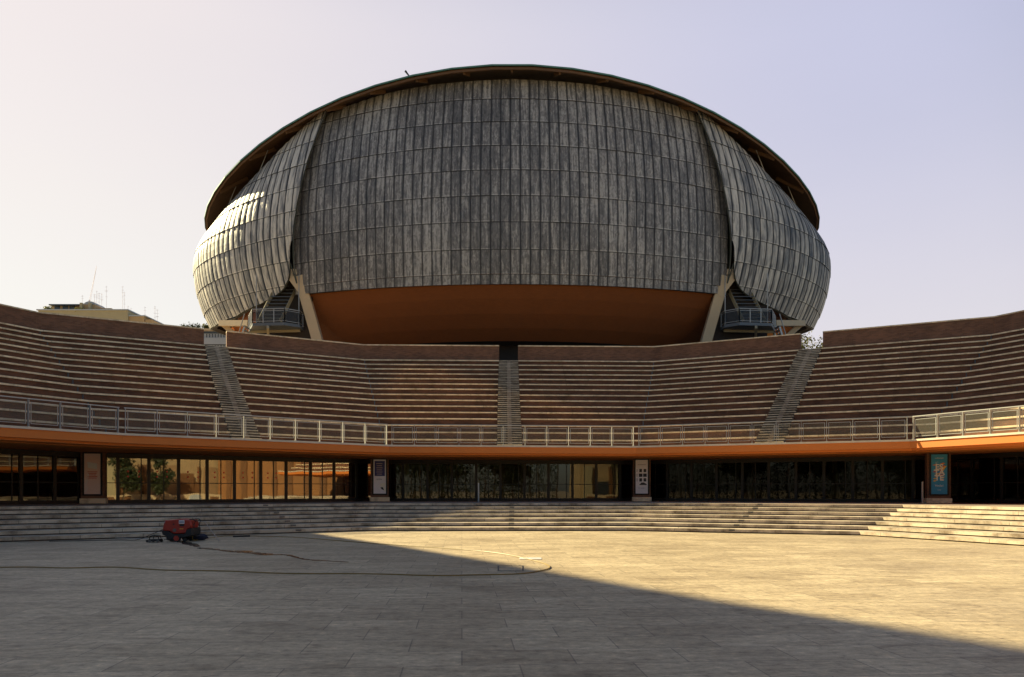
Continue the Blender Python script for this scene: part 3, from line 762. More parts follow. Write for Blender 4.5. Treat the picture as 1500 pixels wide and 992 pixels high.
# roof: a shallow vault over an oval plan
def rz_(x): return 35.6-.0083*x*x
RA, RB, RBB = 30.9, 16.9, 23.0
def rim(phi, s=1.0):
    cb = RB if math.cos(phi) > 0 else RBB
    x = RA*s*math.sin(phi); y = EC-cb*s*math.cos(phi); return x, y
m = MB(); mu = MB(); me_ = MB(); rings = [1.0, .95, .88, .75, .55, .3, .02]; N_ = 60
# facetted rim, as the real one is made of straight sheets
for i in range(N_):
    p0, p1 = 2*math.pi*(i-.5)/N_, 2*math.pi*(i+.5)/N_
    for a, b in zip(rings, rings[1:]):
        q = [(*rim(p0, a),), (*rim(p1, a),), (*rim(p1, b),), (*rim(p0, b),)]
        lift = lambda s: 4.2*(1-s*s)
        zz = [rz_(q[0][0])+lift(a), rz_(q[1][0])+lift(a), rz_(q[2][0])+lift(b), rz_(q[3][0])+lift(b)]
        m.quad(*[(q[k][0], q[k][1], zz[k]) for k in range(4)])
        dn = .42 if a == 1.0 else .5
        mu.quad(*[(q[k][0], q[k][1], zz[k]-(.12 if (k < 2 and a == 1.0) else .28)) for k in (3, 2, 1, 0)])
    (x0, y0), (x1, y1) = rim(p0), rim(p1)
    me_.beam((x0, y0, rz_(x0)), (x1, y1, rz_(x1)), .1, .11)
m.build('roof', M['copper'], hall); mu.build('roof_underside', M['timber'], hall); me_.build('roof_edge', M['copper'], hall)
me2 = MB()
for i in range(N_):
    p0, p1 = 2*math.pi*(i-.5)/N_, 2*math.pi*(i+.5)/N_
    (x0, y0), (x1, y1) = rim(p0, .994), rim(p1, .994)
    me2.beam((x0, y0, rz_(x0)-.2), (x1, y1, rz_(x1)-.2), .08, .2)
me2.build('edge_board', M['timber_beam'], hall)
k = 0
for i in range(-13, 14):
    x = i*4.0/1.0*.56*2/1.0 if False else i*4.0*.98
    if abs(x) > 29: continue
    ph = math.asin(x/RA); (xa, ya), (xb, yb) = rim(ph, .985), rim(ph, .90)
    m = MB(); m.beam((xa, ya, rz_(xa)-.25), (xb, yb, rz_(xb)+.35), .16, .3); m.build('roof_beam', M['timber_beam'], hall)
for sg in (-1, 1):
    for dg in (49, 63):
        p = R(dg)*sg; x, y = rim(p, .93); s_ = surf(p, ztop(p)-.1, -.1)
        m = MB(); m.tube([s_, (x, y, rz_(x)+.25)], .035, 6); m.build('roof_strut', M['steel'], hall)

# cream struts beside the slits
for sg in (-1, 1):
    m = MB(); m.beam((sg*18.15, 61.3, 20.0), (sg*15.9, 62.2, 11.3), .85, .7, (0, 1, 0)); 
    m.beam((sg*19.3, 61.3, 20.35), (sg*17.5, 61.5, 20.35), .5, .45, (0, 0, 1))
    m.beam((sg*19.1, 61.2, 20.2), (sg*17.7, 61.4, 18.3), .5, .6, (0, 1, 0)); m.build('strut', M['cream'], hall)
    m = MB(); m.beam((sg*26.8, 65.9, 17.05), (sg*23.2, 63.3, 16.45), .4, .5, (0, 0, 1)); m.beam((sg*26.6, 66.0, 17.0), (sg*23.9, 65.9, 14.6), .45, .45, (0, 1, 0)); m.build('strut', M['cream'], hall)
    # orange wall behind the short strut
    m = MB(); m.quad((sg*26.2, 66.6, 14.0), (sg*22.0, 63.8, 14.0), (sg*22.0, 63.8, 16.8), (sg*26.2, 66.6, 16.8)); m.build('orange_panel', M['render'], hall)

# fire escapes hanging in the slits
def fire_escape(sg, lab):
    X = lambda x: sg*x
    t = thing('fire_escape', lab, 'staircase', (X(20.3), 60.3, 14.6), 'steel fire escapes in the slits of the shell')
    zf = 15.75
    P = [(23.0, 62.6), (21.8, 60.2), (19.0, 59.9), (18.0, 60.8), (18.0, 62.6)]
    m = MB()
    bottom = [(X(x), y) for x, y in P]
    if sg < 0: pass
    cx = sum(x for x, y in bottom)/5; cy = sum(y for x, y in bottom)/5
    for i in range(5):
        a, b = bottom[i], bottom[(i+1) % 5]
        m.quad((*a, zf-.25), (*b, zf-.25), (*b, zf), (*a, zf))
    m.poly([(*p, zf) for p in bottom]); m.poly([(*p, zf-.25) for p in bottom[::-1]])
    m.build('landing', M['steel_dark'], t)
    for i in range(4):
        a, b = Vector((*bottom[i], 0)), Vector((*bottom[i+1], 0)); n = max(1, round((b-a).length/1.0))
        m = MB(); m.beam((a.x, a.y, zf+1.15), (b.x, b.y, zf+1.15), .06, .06); m.beam((a.x, a.y, zf+1.0), (b.x, b.y, zf+1.0), .035, .035); m.beam((a.x, a.y, zf+.12), (b.x, b.y, zf+.12), .04, .04)
        for k in range(n+1):
            q = a.lerp(b, k/n); m.beam((q.x, q.y, zf), (q.x, q.y, zf+1.15), .07, .05, (0, 1, 0))
        r_ = m.build('railing', M['steel'], t)
        m = MB(); m.quad((a.x, a.y, zf+.15), (b.x, b.y, zf+.15), (b.x, b.y, zf+.98), (a.x, a.y, zf+.98)); m.build('mesh', M['railmesh'], r_)
    # flight going up behind the shell
    m = MB(); x0, x1 = 18.9, 21.6
    for k in range(14):
        f = k/13; y = 60.6+f*2.6; z = zf+.5+f*4.6; sh = -1.1*f+.9
        m.beam((X(x0-.35+.0+sh), y, z), (X(x1-1.2+sh), y, z), .28, .04)
    m.build('treads', M['steel_dark'], t)
    for xx in (18.55, 20.4):
        m = MB(); m.beam((X(xx+.95), 60.4, zf+.2), (X(xx-.25), 63.3, zf+5.3), .05, .3); m.build('stringer', M['cream_steel'], t)
    for xx, yy in ((21.5, 60.3), (18.1, 60.9)):
        m = MB(); m.beam((X(xx), yy, zf), (X(xx), yy, zf+4.2), .06, .06, (0, 1, 0)); m.build('hanger_rod', M['steel'], t)
    m = MB(); m.beam((X(22.6), 62.0, zf-.35), (X(18.2), 61.6, zf-.35), .12, .2); m.beam((X(20.4), 59.9, zf-.4), (X(21.4), 63.0, zf-1.3), .2, .25); m.beam((X(22.8), 62.4, zf-.3), (X(22.9), 62.4, 11.24), .12, .12, (0, 1, 0))
    m.build('bracket', M['cream_steel'], t)
    # flight going down beside the landing
    m = MB()
    for k in range(12):
        m.beam((X(22.9+.1*k), 61.2+.05*k, zf-.3*k), (X(22.9+.1*k), 62.4+.05*k, zf-.3*k), .26, .04)
    m.build('treads', M['steel_dark'], t)
    m = MB()
    for yy in (61.1, 62.5):
        m.beam((X(22.8), yy, zf+1.0), (X(24.2), yy+.6, zf-2.8), .06, .06)
        m.beam((X(22.8), yy, zf-.1), (X(24.2), yy+.6, zf-3.9), .06, .2)
    m.build('stair_rail', M['steel'], t)
M['railmesh'] = screen_mat('fine_mesh', (.05, .06, .07), .45)
M['cream_steel'] = simple('cream_steel', (.38, .32, .2), .6, .2)
fire_escape(-1, 'grey steel fire escape landing in the slit left of the orange belly')
fire_escape(1, 'grey steel fire escape landing in the slit right of the orange belly')

# bird on the roof rim
bx = px(596.5, 110, 59.6)
t = thing('bird', 'small dark bird perched on the roof edge of the hall', 'bird', (bx[0], bx[1], bx[2]-.05))
m = MB(); m.tube([(bx[0]-.16, bx[1], bx[2]+.32), (bx[0]-.11, bx[1], bx[2]+.28), (bx[0]-.03, bx[1], bx[2]+.16), (bx[0]+.1, bx[1], bx[2]-.0), (bx[0]+.2, bx[1], bx[2]-.12)], .1, 8, .05); m.build('body', M['black'], t, True)

# ------------------------------------------------------------------ neighbouring hall (outside the picture on the left; its shade lies on the plaza)
TH, EL = R(33.5), R(29.5)
SH = thing('second_hall', 'tall lead clad hall standing left of the open air theatre', 'building', (-49, 37, 0))
def uw(u, w): return (u*math.sin(TH)+w*math.cos(TH), u*math.cos(TH)-w*math.sin(TH))
WR = -61.0; TE = math.tan(EL)
prof = []
for (gx_, gy_) in ((440, 778.5), (580, 799), (730, 823.5), (900, 853), (1090, 885), (1270, 911), (1462, 942)):
    X_, Y_, _ = gpx(gx_, gy_); u_ = X_*math.sin(TH)+Y_*math.cos(TH); w_ = X_*math.cos(TH)-Y_*math.sin(TH)
    prof.append((u_, w_*TE-WR*TE))
prof = [(prof[0][0]+1.6, 0), (prof[0][0]+1.0, prof[0][1]*.6)]+prof+[(prof[-1][0]-4, prof[-1][1]+5), (prof[-1][0]-10, prof[-1][1]+8), (prof[-1][0]-20, prof[-1][1]+6), (prof[-1][0]-30, 26), (prof[-1][0]-33, 0)]
m = MB()
for (w0, w1, s0, s1) in ((-61.0, -70.0, 1.0, .97), (-70.0, -82.0, .97, .85)):
    for k, ((ua, za), (ub, zb_)) in enumerate(zip(prof, prof[1:])):
        a = (*uw(ua*s0, w0), za*s0); b = (*uw(ub*s0, w0), zb_*s0); c = (*uw(ub*s1, w1), zb_*s1); d = (*uw(ua*s1, w1), za*s1)
        m.quad(a, b, c, d, [(0, k*3), (0, k*3+3), (9, k*3+3), (9, k*3)])
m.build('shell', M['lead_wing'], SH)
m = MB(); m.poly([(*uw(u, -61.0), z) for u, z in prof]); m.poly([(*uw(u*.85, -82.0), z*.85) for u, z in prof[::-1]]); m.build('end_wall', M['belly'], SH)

# ------------------------------------------------------------------ trees
def tree(loc, h, r, n, leaf, lab, group, seed, size=.35, trunk=.35, cz=.65, low=.28):
    rnd = random.Random(seed); x, y, z0 = loc
    t = thing('tree', lab, 'tree', loc, group)
    m = MB(); m.tube([(x, y, z0), (x+.1, y, z0+h*.3), (x-.1, y+.1, z0+h*.62)], trunk, 8, trunk*.45)
    cl = []
    for i in range(11):
        a = rnd.uniform(0, 6.28); rr = r*rnd.uniform(.25, .85); zz = z0+h*rnd.uniform(low+.08, .93)
        k_ = 1-abs((zz-z0)/h-cz)*.9
        c = Vector((x+math.cos(a)*rr*k_, y+math.sin(a)*rr*k_, zz)); cl.append((c, r*rnd.uniform(.28, .5)))
        m.tube([(x, y, z0+h*rnd.uniform(.25, .55)), (x+(c.x-x)*.5, y+(c.y-y)*.5, c.z-.15*h*.5), tuple(c)], trunk*.35, 5, .03)
    m.build('trunk', M['bark'], t, True)
    m = MB()
    for i in range(n):
        c, cr = rnd.choice(cl); v = Vector((rnd.gauss(0, 1), rnd.gauss(0, 1), rnd.gauss(0, .8))); v = v.normalized()*cr*rnd.uniform(.35, 1.08)
        p = c+v; s = size*rnd.uniform(.5, 1.2)
        a = Vector((rnd.uniform(-1, 1), rnd.uniform(-1, 1), rnd.uniform(-1, 1))).normalized(); b = a.cross(Vector((rnd.uniform(-1, 1), rnd.uniform(-1, 1), rnd.uniform(-1, 1)))).normalized()
        m.quad(p-a*s, p-b*s*.5, p+a*s, p+b*s*.5)
    m.build('crown', leaf, t)
    return t
tp = px(1184, 500, 88)
tree((tp[0], 88, 0), 21.7, 3.6, 6500, M['leaf_yellow'], 'sunlit yellow green tree behind the right aisle gap', None, 4, .17, .35, .75, .62)
# trees added behind the camera only for their reflections in the glass
for i, (x, y, h, r) in enumerate(((-14, -34, 14, 6), (-3, -38, 15, 6.5), (7, -36, 13, 5.5), (-26, -28, 14, 6), (-8, -48, 17, 7))):
    tree((x, y, 0), h, r, 1500, M['leaf'], ['broad dark green tree standing across the plaza, nearest the left side', 'tall dark green tree across the plaza straight behind the viewer', 'rounded dark green tree across the plaza nearest the ochre building', 'dark green tree at the far left edge of the plaza', 'tallest dark tree in the back row across the plaza'][i], 'trees across the plaza', 20+i, .7, .4)
for i, (x, y, h, r) in enumerate(((24.5, -19.5, 9, 2.6), (29.5, -18.5, 8, 2.2))):  # two more trees added to break up the ochre reflection
    tree((x, y, 0), h, r, 3500, M['leaf'], ['small dark tree in front of the left end of the ochre building', 'smaller dark tree before the ochre building, nearer the rust orange one'][i], 'small trees before the ochre building', 60+i, .22, .2, .6, .12)
ob_ = thing('ochre_building', 'long sunlit ochre building closing the far side of the plaza', 'building', (30, -22, 0))  # unseen, added as a bright reflector for the left glass front
m = MB(); m.box((38, -27, 6), (40, 8, 12)); m.build('wall', M['tan'], ob_)
M['brown_pale'] = simple('pale_brown_panel', (.30, .19, .10), .8, 0, .3, .8)
M['brown'] = simple('brown_panel', (.16, .075, .03), .8, 0, .3, .8)
rnd = random.Random(41); x = 18.6; k = 0
while x < 57:
    wd = rnd.choice([.35, .5, .9, 1.3, 1.9, 2.6]); mt = rnd.choice(['brown', 'brown', 'sand', 'brown', 'window', 'beige', 'brown_pale', 'brown_pale'])
    hh = rnd.choice([4.4, 5.5, 5.5, 5.5, 3.1]); dp = rnd.uniform(.1, .7)
    m = MB(); m.box((x+wd/2, -23+dp/2-.002, hh/2), (wd-.03, dp, hh)); m.build('wall_panel', M[mt], ob_); x += wd+rnd.choice([0, 0, .3, .8]); k += 1
for i in range(9):
    m = MB(); m.box((21+i*4.3, -22.9, 8.0), (1.3, .22, 2.3)); m.build('window', M['window'], ob_)
m = MB(); m.box((38, -21.9, .55), (38, .3, 1.1)); m.build('low_wall', M['cream'], ob_)  # pale strip added to brighten the lower part of the reflection
for i in range(12):  # invented blocks that only vary the reflection
    m = MB(); m.box((20+i*3.1, -21.3+rnd.uniform(-.6, .6), rnd.uniform(.3, .5)), (rnd.uniform(1, 2.4), .5, rnd.uniform(.4, .95))); tag(m.build('planter', M[rnd.choice(['pale', 'cream', 'brown', 'sand'])]), 'low block planter in the line before the ochre building', 'planter', 'planters before the ochre building')
t = thing('orange_building', 'rust orange windowless side building closing the right end of the plaza', 'building', (47, -9, 0))  # unseen, added to turn the glass reflections orange brown
m = MB(); m.box((47, -8, 6), (6, 29, 12)); m.build('wall', M['rust'], t)
for i in range(9):
    m = MB(); m.box((43.9, -20+i*3.1, 3.2), (.4, rnd.uniform(.5, 1.4), 6.4)); m.build('pilaster', M['brown'], t)
m = MB(); m.box((47, -8, 12.2), (6.6, 29.5, .4)); m.build('roof', M['coping'], t)
m = MB(); m.box((38, -27, 12.2), (41, 9, .4)); m.build('roof', M['coping'], ob_)
def hedge(x0, y0, x1, y1, h, seed, lab):  # unseen hedges added as a dark backdrop for the glass reflections
    rnd = random.Random(seed); L = math.hypot(x1-x0, y1-y0); t = thing('hedge', lab, 'hedge', ((x0+x1)/2, (y0+y1)/2, 0), 'tall hedges across the plaza')
    m = MB(); a = math.atan2(y1-y0, x1-x0)
    n = int(L/1.5)
    for i in range(n+1): m.tube([(x0+(x1-x0)*i/n, y0+(y1-y0)*i/n, 0), (x0+(x1-x0)*i/n+rnd.uniform(-.5, .5), y0+(y1-y0)*i/n, h*.9)], .15, 5, .05)
    m.build('stems', M['bark'], t)
    m = MB()
    for i in range(int(L*340)):
        s_ = rnd.random(); q = Vector((x0+(x1-x0)*s_-math.sin(a)*rnd.uniform(-1.3, 1.3), y0+(y1-y0)*s_+math.cos(a)*rnd.uniform(-1.3, 1.3), h*(rnd.random()**.8)*(.85+.2*math.sin(s_*L*.6))))
        u = Vector((rnd.uniform(-1, 1), rnd.uniform(-1, 1), rnd.uniform(-1, 1))).normalized(); v = u.cross(Vector((rnd.uniform(-1, 1), rnd.uniform(-1, 1), .3))).normalized(); k = rnd.uniform(.1, .22)
        m.quad(q-u*k, q-v*k*.6, q+u*k, q+v*k*.6)
    m.build('foliage', M['leaf'], t)
hedge(-52, -30, 16, -32, 9.0, 1, 'long tall dark hedge closing the plaza opposite the hall')
hedge(-54, -28, -36, 2, 9.0, 2, 'dark hedge along the left side of the plaza')

# ------------------------------------------------------------------ far buildings
D = 150.0
def fx(x): return (x-750)/F*D
def fz(y): return H+(719-y)/F*D
ap = thing('apartment_building', 'beige apartment block with flat roofs behind the far left parapet', 'building', (fx(130), D, 0))
def blk(name, xa, xb, ytop, mt, d0=0, dep=14, zb0=20):
    k_ = (D+d0)/D; m = MB(); z1 = H+(fz(ytop)-H)*k_; m.box(((fx(xa)+fx(xb))/2*k_, D+d0+dep/2, (z1+zb0)/2), ((fx(xb)-fx(xa))*k_, dep, z1-zb0)); return m.build(name, mt, ap)
blk('wall', 56, 187, 455, M['beige'], 0, 16, 0); blk('wall', 187, 211, 463, M['sand'], .5, 14, 0)
blk('wall', 211, 222, 468, M['sand'], .8, 13, 0)
m = MB(); m.box(((fx(56)+fx(187))/2, D+8, fz(455)+.12), (fx(187)-fx(56)+.5, 16.5, .24)); m.build('roof_slab', M['pale'], ap)
m = MB(); m.box(((fx(187)+fx(211))/2, D+7.5, fz(463)+.12), (fx(211)-fx(187)+.3, 14.5, .22)); m.build('roof_slab', M['pale'], ap)
pent = blk('penthouse', 75, 120, 448.5, M['sand'], 3, 8, 36)
m = MB(); m.box(((fx(72)+fx(122))/2*1.015, D+7, H+(fz(447.6)-H)*1.018), (fx(122)-fx(72), 10, .25)); m.build('roof_slab', M['window'], pent)
for xx in (84, 96, 106):
    m = MB(); m.box((fx(xx)*1.02, D+2.95, H+(fz(452)-H)*1.02), (1.1, .12, .8)); m.build('window', M['window'], pent)
tw = blk('stair_tower', 119, 139, 446, M['sand'], 2, 6, 36)
for xx in (120.5, 133): 
    m = MB(); m.box((fx(xx)*1.012, D+1.6, H+(fz(450)-H)*1.012), (.45, .7, 1.6)); m.build('buttress', M['beige'], tw)
m = MB(); cx0, cz0 = fx(131)*1.015, H+(fz(446.2)-H)*1.015
pts = [(cx0+1.25*math.cos(math.pi*k/10), cz0+.7*math.sin(math.pi*k/10)) for k in range(11)]
for (a, b) in zip(pts, pts[1:]): m.quad((a[0], D+2.3, a[1]), (b[0], D+2.3, b[1]), (b[0], D+6, b[1]), (a[0], D+6, a[1]))
m.poly([(p[0], D+2.3, p[1]) for p in pts]); m.build('barrel_roof', M['pale'], tw)
blk('penthouse', 139, 163, 451.5, M['sand'], 2, 8, 36)
# antennas on its roof
M['antenna'] = simple('antenna_metal', (.7, .58, .6), .5, .4)
ANT = [(104, 425, 449), (122, 423, 446), (125.5, 418, 446), (129, 421, 444), (133, 422, 444), (140, 411, 446), (164.5, 411, 457), (167, 420, 457), (172.5, 441, 459), (177, 444, 459), (198, 442, 461), (213, 441, 467), (216.5, 446, 468)]
AN = ['thin aerial standing alone above the penthouse', 'shortest aerial of the cluster left of the barrel roof', 'lattice aerial with a small head, left of the barrel roof', 'aerial rising just behind the barrel roof', 'thin straight aerial right over the barrel roof', 'tall aerial at the right side of the barrel roof', 'tallest lone aerial above the right penthouse', 'slim aerial beside the tall lone one', 'short aerial right of the tall pair', 'tiny aerial between the pair and the sand coloured block', 'thin aerial on the sand coloured block', 'thin aerial near the right end of the block', 'aerial with a round head at the right end of the block']
for (x, ya, yb), lab in zip(ANT, AN):
    t = thing('antenna', lab, 'antenna', (fx(x), D+4, fz(yb)), 'aerials on the apartment roof')
    m = MB(); m.tube([(fx(x), D+4, fz(yb+3)), (fx(x), D+4, fz(ya))], .03, 4); m.build('mast', M['antenna'], t)
    m = MB(); rnd = random.Random(int(x*10))
    for k in range(4 if yb-ya > 15 else 2):
        z = fz(ya+1.5)-k*rnd.uniform(.4, .8); w = rnd.uniform(.15, .38); m.beam((fx(x)-w, D+4, z), (fx(x)+w, D+4, z), .03, .03)
    m.build('crossbars', M['antenna'], t)
t = thing('crane_boom', 'faint slanting crane boom above the barrel roof', 'crane', (fx(131), D+60, 38))
s_ = (D+60)/D
m = MB(); A_ = Vector((fx(131)*s_, D+60, H+(719-440)/F*(D+60))); B_ = Vector((fx(141.5)*s_, D+60, H+(719-390)/F*(D+60)))
m.tube([A_, B_], .05, 4); m.tube([A_+Vector((.35, 0, -.1)), B_], .035, 4); m.build('jib', M['antenna'], t)
m = MB(); m.tube([(A_.x, A_.y, 0), A_], .25, 6); m.build('mast', M['antenna'], t)
# roof plants
for xx, yy, r_, lab in ((66, 451, .55, 'small umbrella shaped plant at the left edge of the apartment roof'), (111, 454, .7, 'round bush on the apartment roof below the penthouse')):
    t = thing('roof_plant', lab, 'plant', (fx(xx), D+.8, fz(456)))
    m = MB(); rnd = random.Random(int(xx)); c = Vector((fx(xx), D+.8, fz(yy-1)))
    for i in range(160):
        v = Vector((rnd.gauss(0, .6), rnd.gauss(0, .4), rnd.gauss(0, .25)))*r_*1.3; a = Vector((rnd.uniform(-1, 1), rnd.uniform(-1, 1), rnd.uniform(-1, 1))).normalized()*.16; b = a.cross(Vector((.3, .5, .8))).normalized()*.1
        p = c+v; m.quad(p-a, p-b, p+a, p+b)
    m.build('foliage', M['leaf_yellow'], t); m = MB(); m.tube([(fx(xx), D+.8, fz(456)), tuple(c)], .08, 5); m.build('stem', M['bark'], t)

D2 = 110.0
def gx(x): return (x-750)/F*D2
def gz(y): return H+(719-y)/F*D2
ho = thing('terraced_house', 'pale grey house with roof terrace seen in the left aisle gap', 'building', (gx(310), D2, 0))
m = MB(); m.box((gx(300), D2+6, gz(485)/2), (gx(345)-gx(252), 12, gz(485))); m.build('wall', M['pale'], ho)
m = MB(); m.box((gx(300), D2+5.8, gz(483.8)), (gx(345)-gx(252)+.3, 12.6, .3)); m.build('cornice', M['cream'], ho)
m = MB(); m.box((gx(300), D2-.1, gz(500)), (gx(345)-gx(252), .3, 1.0)); m.build('balcony_front', M['pale'], ho)
for i in range(9):
    x = 303+i*4.2
    for yt, yb in ((489.5, 494.5), (506, 512)):
        m = MB(); m.box((gx(x), D2-.06, gz((yt+yb)/2)), (.07, .14, (yb-yt)*D2/F)); m.build('window_bar', M['window'], ho)
m = MB(); m.box((gx(300), D2-.05, gz(487.4)), (gx(345)-gx(252), .16, .28)); m.build('window', M['window'], ho)
m = MB(); m.box((gx(300), D2-.07, gz(504)), (gx(345)-gx(252), .16, .3)); m.build('window', M['window'], ho)
m = MB(); m.box((gx(292), D2+5, gz(478)), (1.2, 3, 1.9)); m.build('penthouse', M['sand'], ho); m = MB(); m.box((gx(306), D2+5, gz(479)), (2.4, 3, 1.4)); m.build('penthouse', M['pale'], ho)
m = MB(); m.box((gx(292), D2+5, gz(471)+.05), (1.5, 3.3, .15)); m.build('roof_slab', M['pale'], ho)
PL = [(265, 'leftmost potted bush on the roof terrace of the pale house'), (271, 'second potted bush from the left on the roof terrace'), (278.5, 'dark potted bush in the middle of the roof terrace'), (286, 'potted bush just left of the small penthouse'), (295, 'yellow green potted bush in front of the small penthouse'), (300, 'dark potted bush at the right end of the roof terrace')]
for k, (xx, lab) in enumerate(PL):
    t = thing('potted_bush', lab, 'plant', (gx(xx), D2+1, gz(483)), 'potted bushes on the roof terrace')
    m = MB(); m.tube([(gx(xx), D2+1, gz(482.6)), (gx(xx), D2+1, gz(480.5))], .18, 8, .24); m.build('pot', M['riser'], t)
    rnd = random.Random(k); m = MB(); c = Vector((gx(xx), D2+1, gz(477.5)))
    for i in range(140):
        p = c+Vector((rnd.gauss(0, .22), rnd.gauss(0, .22), rnd.gauss(0, .27))); a = Vector((rnd.uniform(-1, 1), rnd.uniform(-1, 1), rnd.uniform(-1, 1))).normalized()*.13; b = a.cross(Vector((.3, .5, .8))).normalized()*.08
        m.quad(p-a, p-b, p+a, p+b)
    m.build('foliage', M['leaf_yellow' if k == 4 else 'leaf'], t)

# ------------------------------------------------------------------ cleaning gear on the plaza
WX, WY = gpx(266.5, 793)[0], 23.6
S = .001247
def lz(x, z): return (WX+(x-480)*S, (742-z)*S)
def extr(pts, y0, y1, bev=.04):
    """outline extruded across, its two faces pulled in a little for rounded edges"""
    m = MB(); P = [lz(*p) for p in pts]; cx = sum(p[0] for p in P)/len(P); cz = sum(p[1] for p in P)/len(P)
    def ins(p, k): return (cx+(p[0]-cx)*k, cz+(p[1]-cz)*k)
    lay = [(y0, .90), (y0+bev, 1.0), (y1-bev, 1.0), (y1, .90)]
    for (ya, ka), (yb, kb) in zip(lay, lay[1:]):
        for i in range(len(P)):
            a, b = P[i], P[(i+1) % len(P)]; a0, b0, a1, b1 = ins(a, ka), ins(b, ka), ins(a, kb), ins(b, kb)
            m.quad((a0[0], ya, a0[1]), (b0[0], ya, b0[1]), (b1[0], yb, b1[1]), (a1[0], yb, a1[1]))
    m.poly([(ins(p, .9)[0], y0, ins(p, .9)[1]) for p in P]); m.poly([(ins(p, .9)[0], y1, ins(p, .9)[1]) for p in P[::-1]])
    return m
wa = thing('pressure_washer', 'red pressure washer with black base and red wheel at the foot of the steps', 'pressure washer', (WX, WY, 0))
extr([(130, 175), (300, 163), (500, 142), (640, 158), (790, 180), (825, 300), (805, 380), (722, 405), (690, 525), (345, 540), (225, 465), (50, 445), (66, 335), (98, 220)], WY-.28, WY+.28).build('cover', M['red'], wa)
extr([(25, 440), (225, 468), (345, 545), (690, 530), (728, 410), (800, 385), (862, 380), (862, 560), (740, 610), (560, 640), (330, 655), (290, 700), (160, 695), (150, 600), (60, 560)], WY-.31, WY+.31).build('base', M['black'], wa)
def wheel(x, z, r, y, w, mt, name, par):
    c = lz(x, z); m = MB(); m.tube([(c[0], y-w/2, c[1]), (c[0], y+w/2, c[1])], r, 20); return m.build(name, mt, par)
for y in (WY-.31, WY+.31):
    wh = wheel(445, 648, .125, y, .07, M['black'], 'wheel', wa); wheel(445, 648, .085, y-.012 if y < WY else y+.012, .08, M['red'], 'hub', wh)
for y in (WY-.2, WY+.2):
    wheel(620, 690, .065, y, .05, M['black'], 'caster', wa)
m = MB(); m.box((*lz(250, 0)[:1], WY, .10), (.14, .4, .14)); m.build('front_foot', M['black'], wa)
m = MB()
for y in (WY-.2, WY+.2):
    m.tube([(*[lz(730, 165)[0]], y, lz(0, 165)[1]), (lz(840, 160)[0], y, lz(0, 160)[1]), (lz(895, 200)[0], y, lz(0, 200)[1]), (lz(850, 290)[0], y, lz(0, 290)[1]), (lz(855, 560)[0], y, lz(0, 560)[1])], .018, 6)
m.tube([(lz(893, 200)[0], WY-.2, lz(0, 200)[1]), (lz(893, 200)[0], WY+.2, lz(0, 200)[1])], .018, 6); m.build('handle', M['black'], wa)
def decal(x0, z0, x1, z1, mt, name, y=None):
    a, b = lz(x0, z1), lz(x1, z0); y = WY-.284 if y is None else y
    m = MB(); m.box(((a[0]+b[0])/2, y, (a[1]+b[1])/2), (b[0]-a[0], .006, b[1]-a[1])); return m.build(name, mt, wa)
decal(490, 180, 632, 270, M['white'], 'name_plate'); decal(498, 214, 620, 240, M['poster_navy'], 'name_plate_band', WY-.289); decal(505, 282, 632, 335, M['black'], 'control_panel'); decal(505, 398, 605, 412, M['yellow_ink'], 'stripe'); decal(330, 270, 370, 300, M['black'], 'knob'); decal(110, 215, 180, 285, M['poster_white'], 'badge', WY-.262)
c = lz(375, 440); m = MB(); m.tube([(c[0], WY-.287, c[1]), (c[0], WY-.275, c[1])], .06, 18); m.build('air_grille', M['plate'], wa)

# navy bag
bgx, bgy, _ = gpx(291, 791.5)
t = thing('tool_bag', 'dark navy bag slumped on the paving beside the red washer', 'bag', (bgx, bgy, 0))
m = MB(); rows = []
for i in range(9):
    th = math.pi*i/8; row = []
    for k in range(16):
        ph = 6.2832*k/16; n_ = 1+.10*math.sin(3*ph+2*i)+.07*math.cos(5*ph+i)
        row.append((bgx+.30*n_*math.cos(ph)*math.sin(th)**.6, bgy+.18*n_*math.sin(ph)*math.sin(th)**.6, .1-.1*math.cos(th)*(1.0 if i < 4 else 1.0+.25*math.cos(ph*2))))
    rows.append(row)
for a, b in zip(rows, rows[1:]):
    for k in range(16): m.quad(a[k], a[(k+1) % 16], b[(k+1) % 16], b[k])
m.build('body', simple('navy_cloth', (.012, .016, .04), .8, 0, .4, 9, .4), t, True)
m = MB(); m.tube([(bgx-.2, bgy-.1, .2), (bgx-.14, bgy-.12, .29), (bgx-.02, bgy-.12, .3), (bgx+.05, bgy-.1, .21)], .014, 6); m.build('strap', M['black'], t)
# small wheeled surface cleaner
cx_, cy_, _ = gpx(228, 794.5)
t = thing('hand_trolley', 'small low black wheeled frame lying left of the red washer', 'trolley', (cx_, cy_, 0))
m = MB(); m.box((cx_, cy_, .07), (.34, .24, .07)); m.build('base', M['black'], t)
m = MB(); m.tube([(cx_-.15, cy_-.1, .1), (cx_-.13, cy_-.1, .2), (cx_, cy_-.1, .235), (cx_+.13, cy_-.1, .2), (cx_+.15, cy_-.1, .1)], .016, 6); m.tube([(cx_-.13, cy_+.1, .1), (cx_-.1, cy_+.1, .21), (cx_+.1, cy_+.1, .21), (cx_+.13, cy_+.1, .1)], .014, 6); m.build('handle', M['black'], t)
for dx in (-.13, .13):
    for dy in (-.12, .12):
        m = MB(); m.tube([(cx_+dx, cy_+dy-.02, .045), (cx_+dx, cy_+dy+.02, .045)], .045, 12); m.build('wheel', M['plate'], t)
m = MB(); m.tube([(cx_-.27, cy_-.02, .04), (cx_-.27, cy_+.05, .04)], .04, 10); tag(m.build('hose_nozzle', M['black']), 'tiny black nozzle end lying left of the low black frame', 'nozzle')
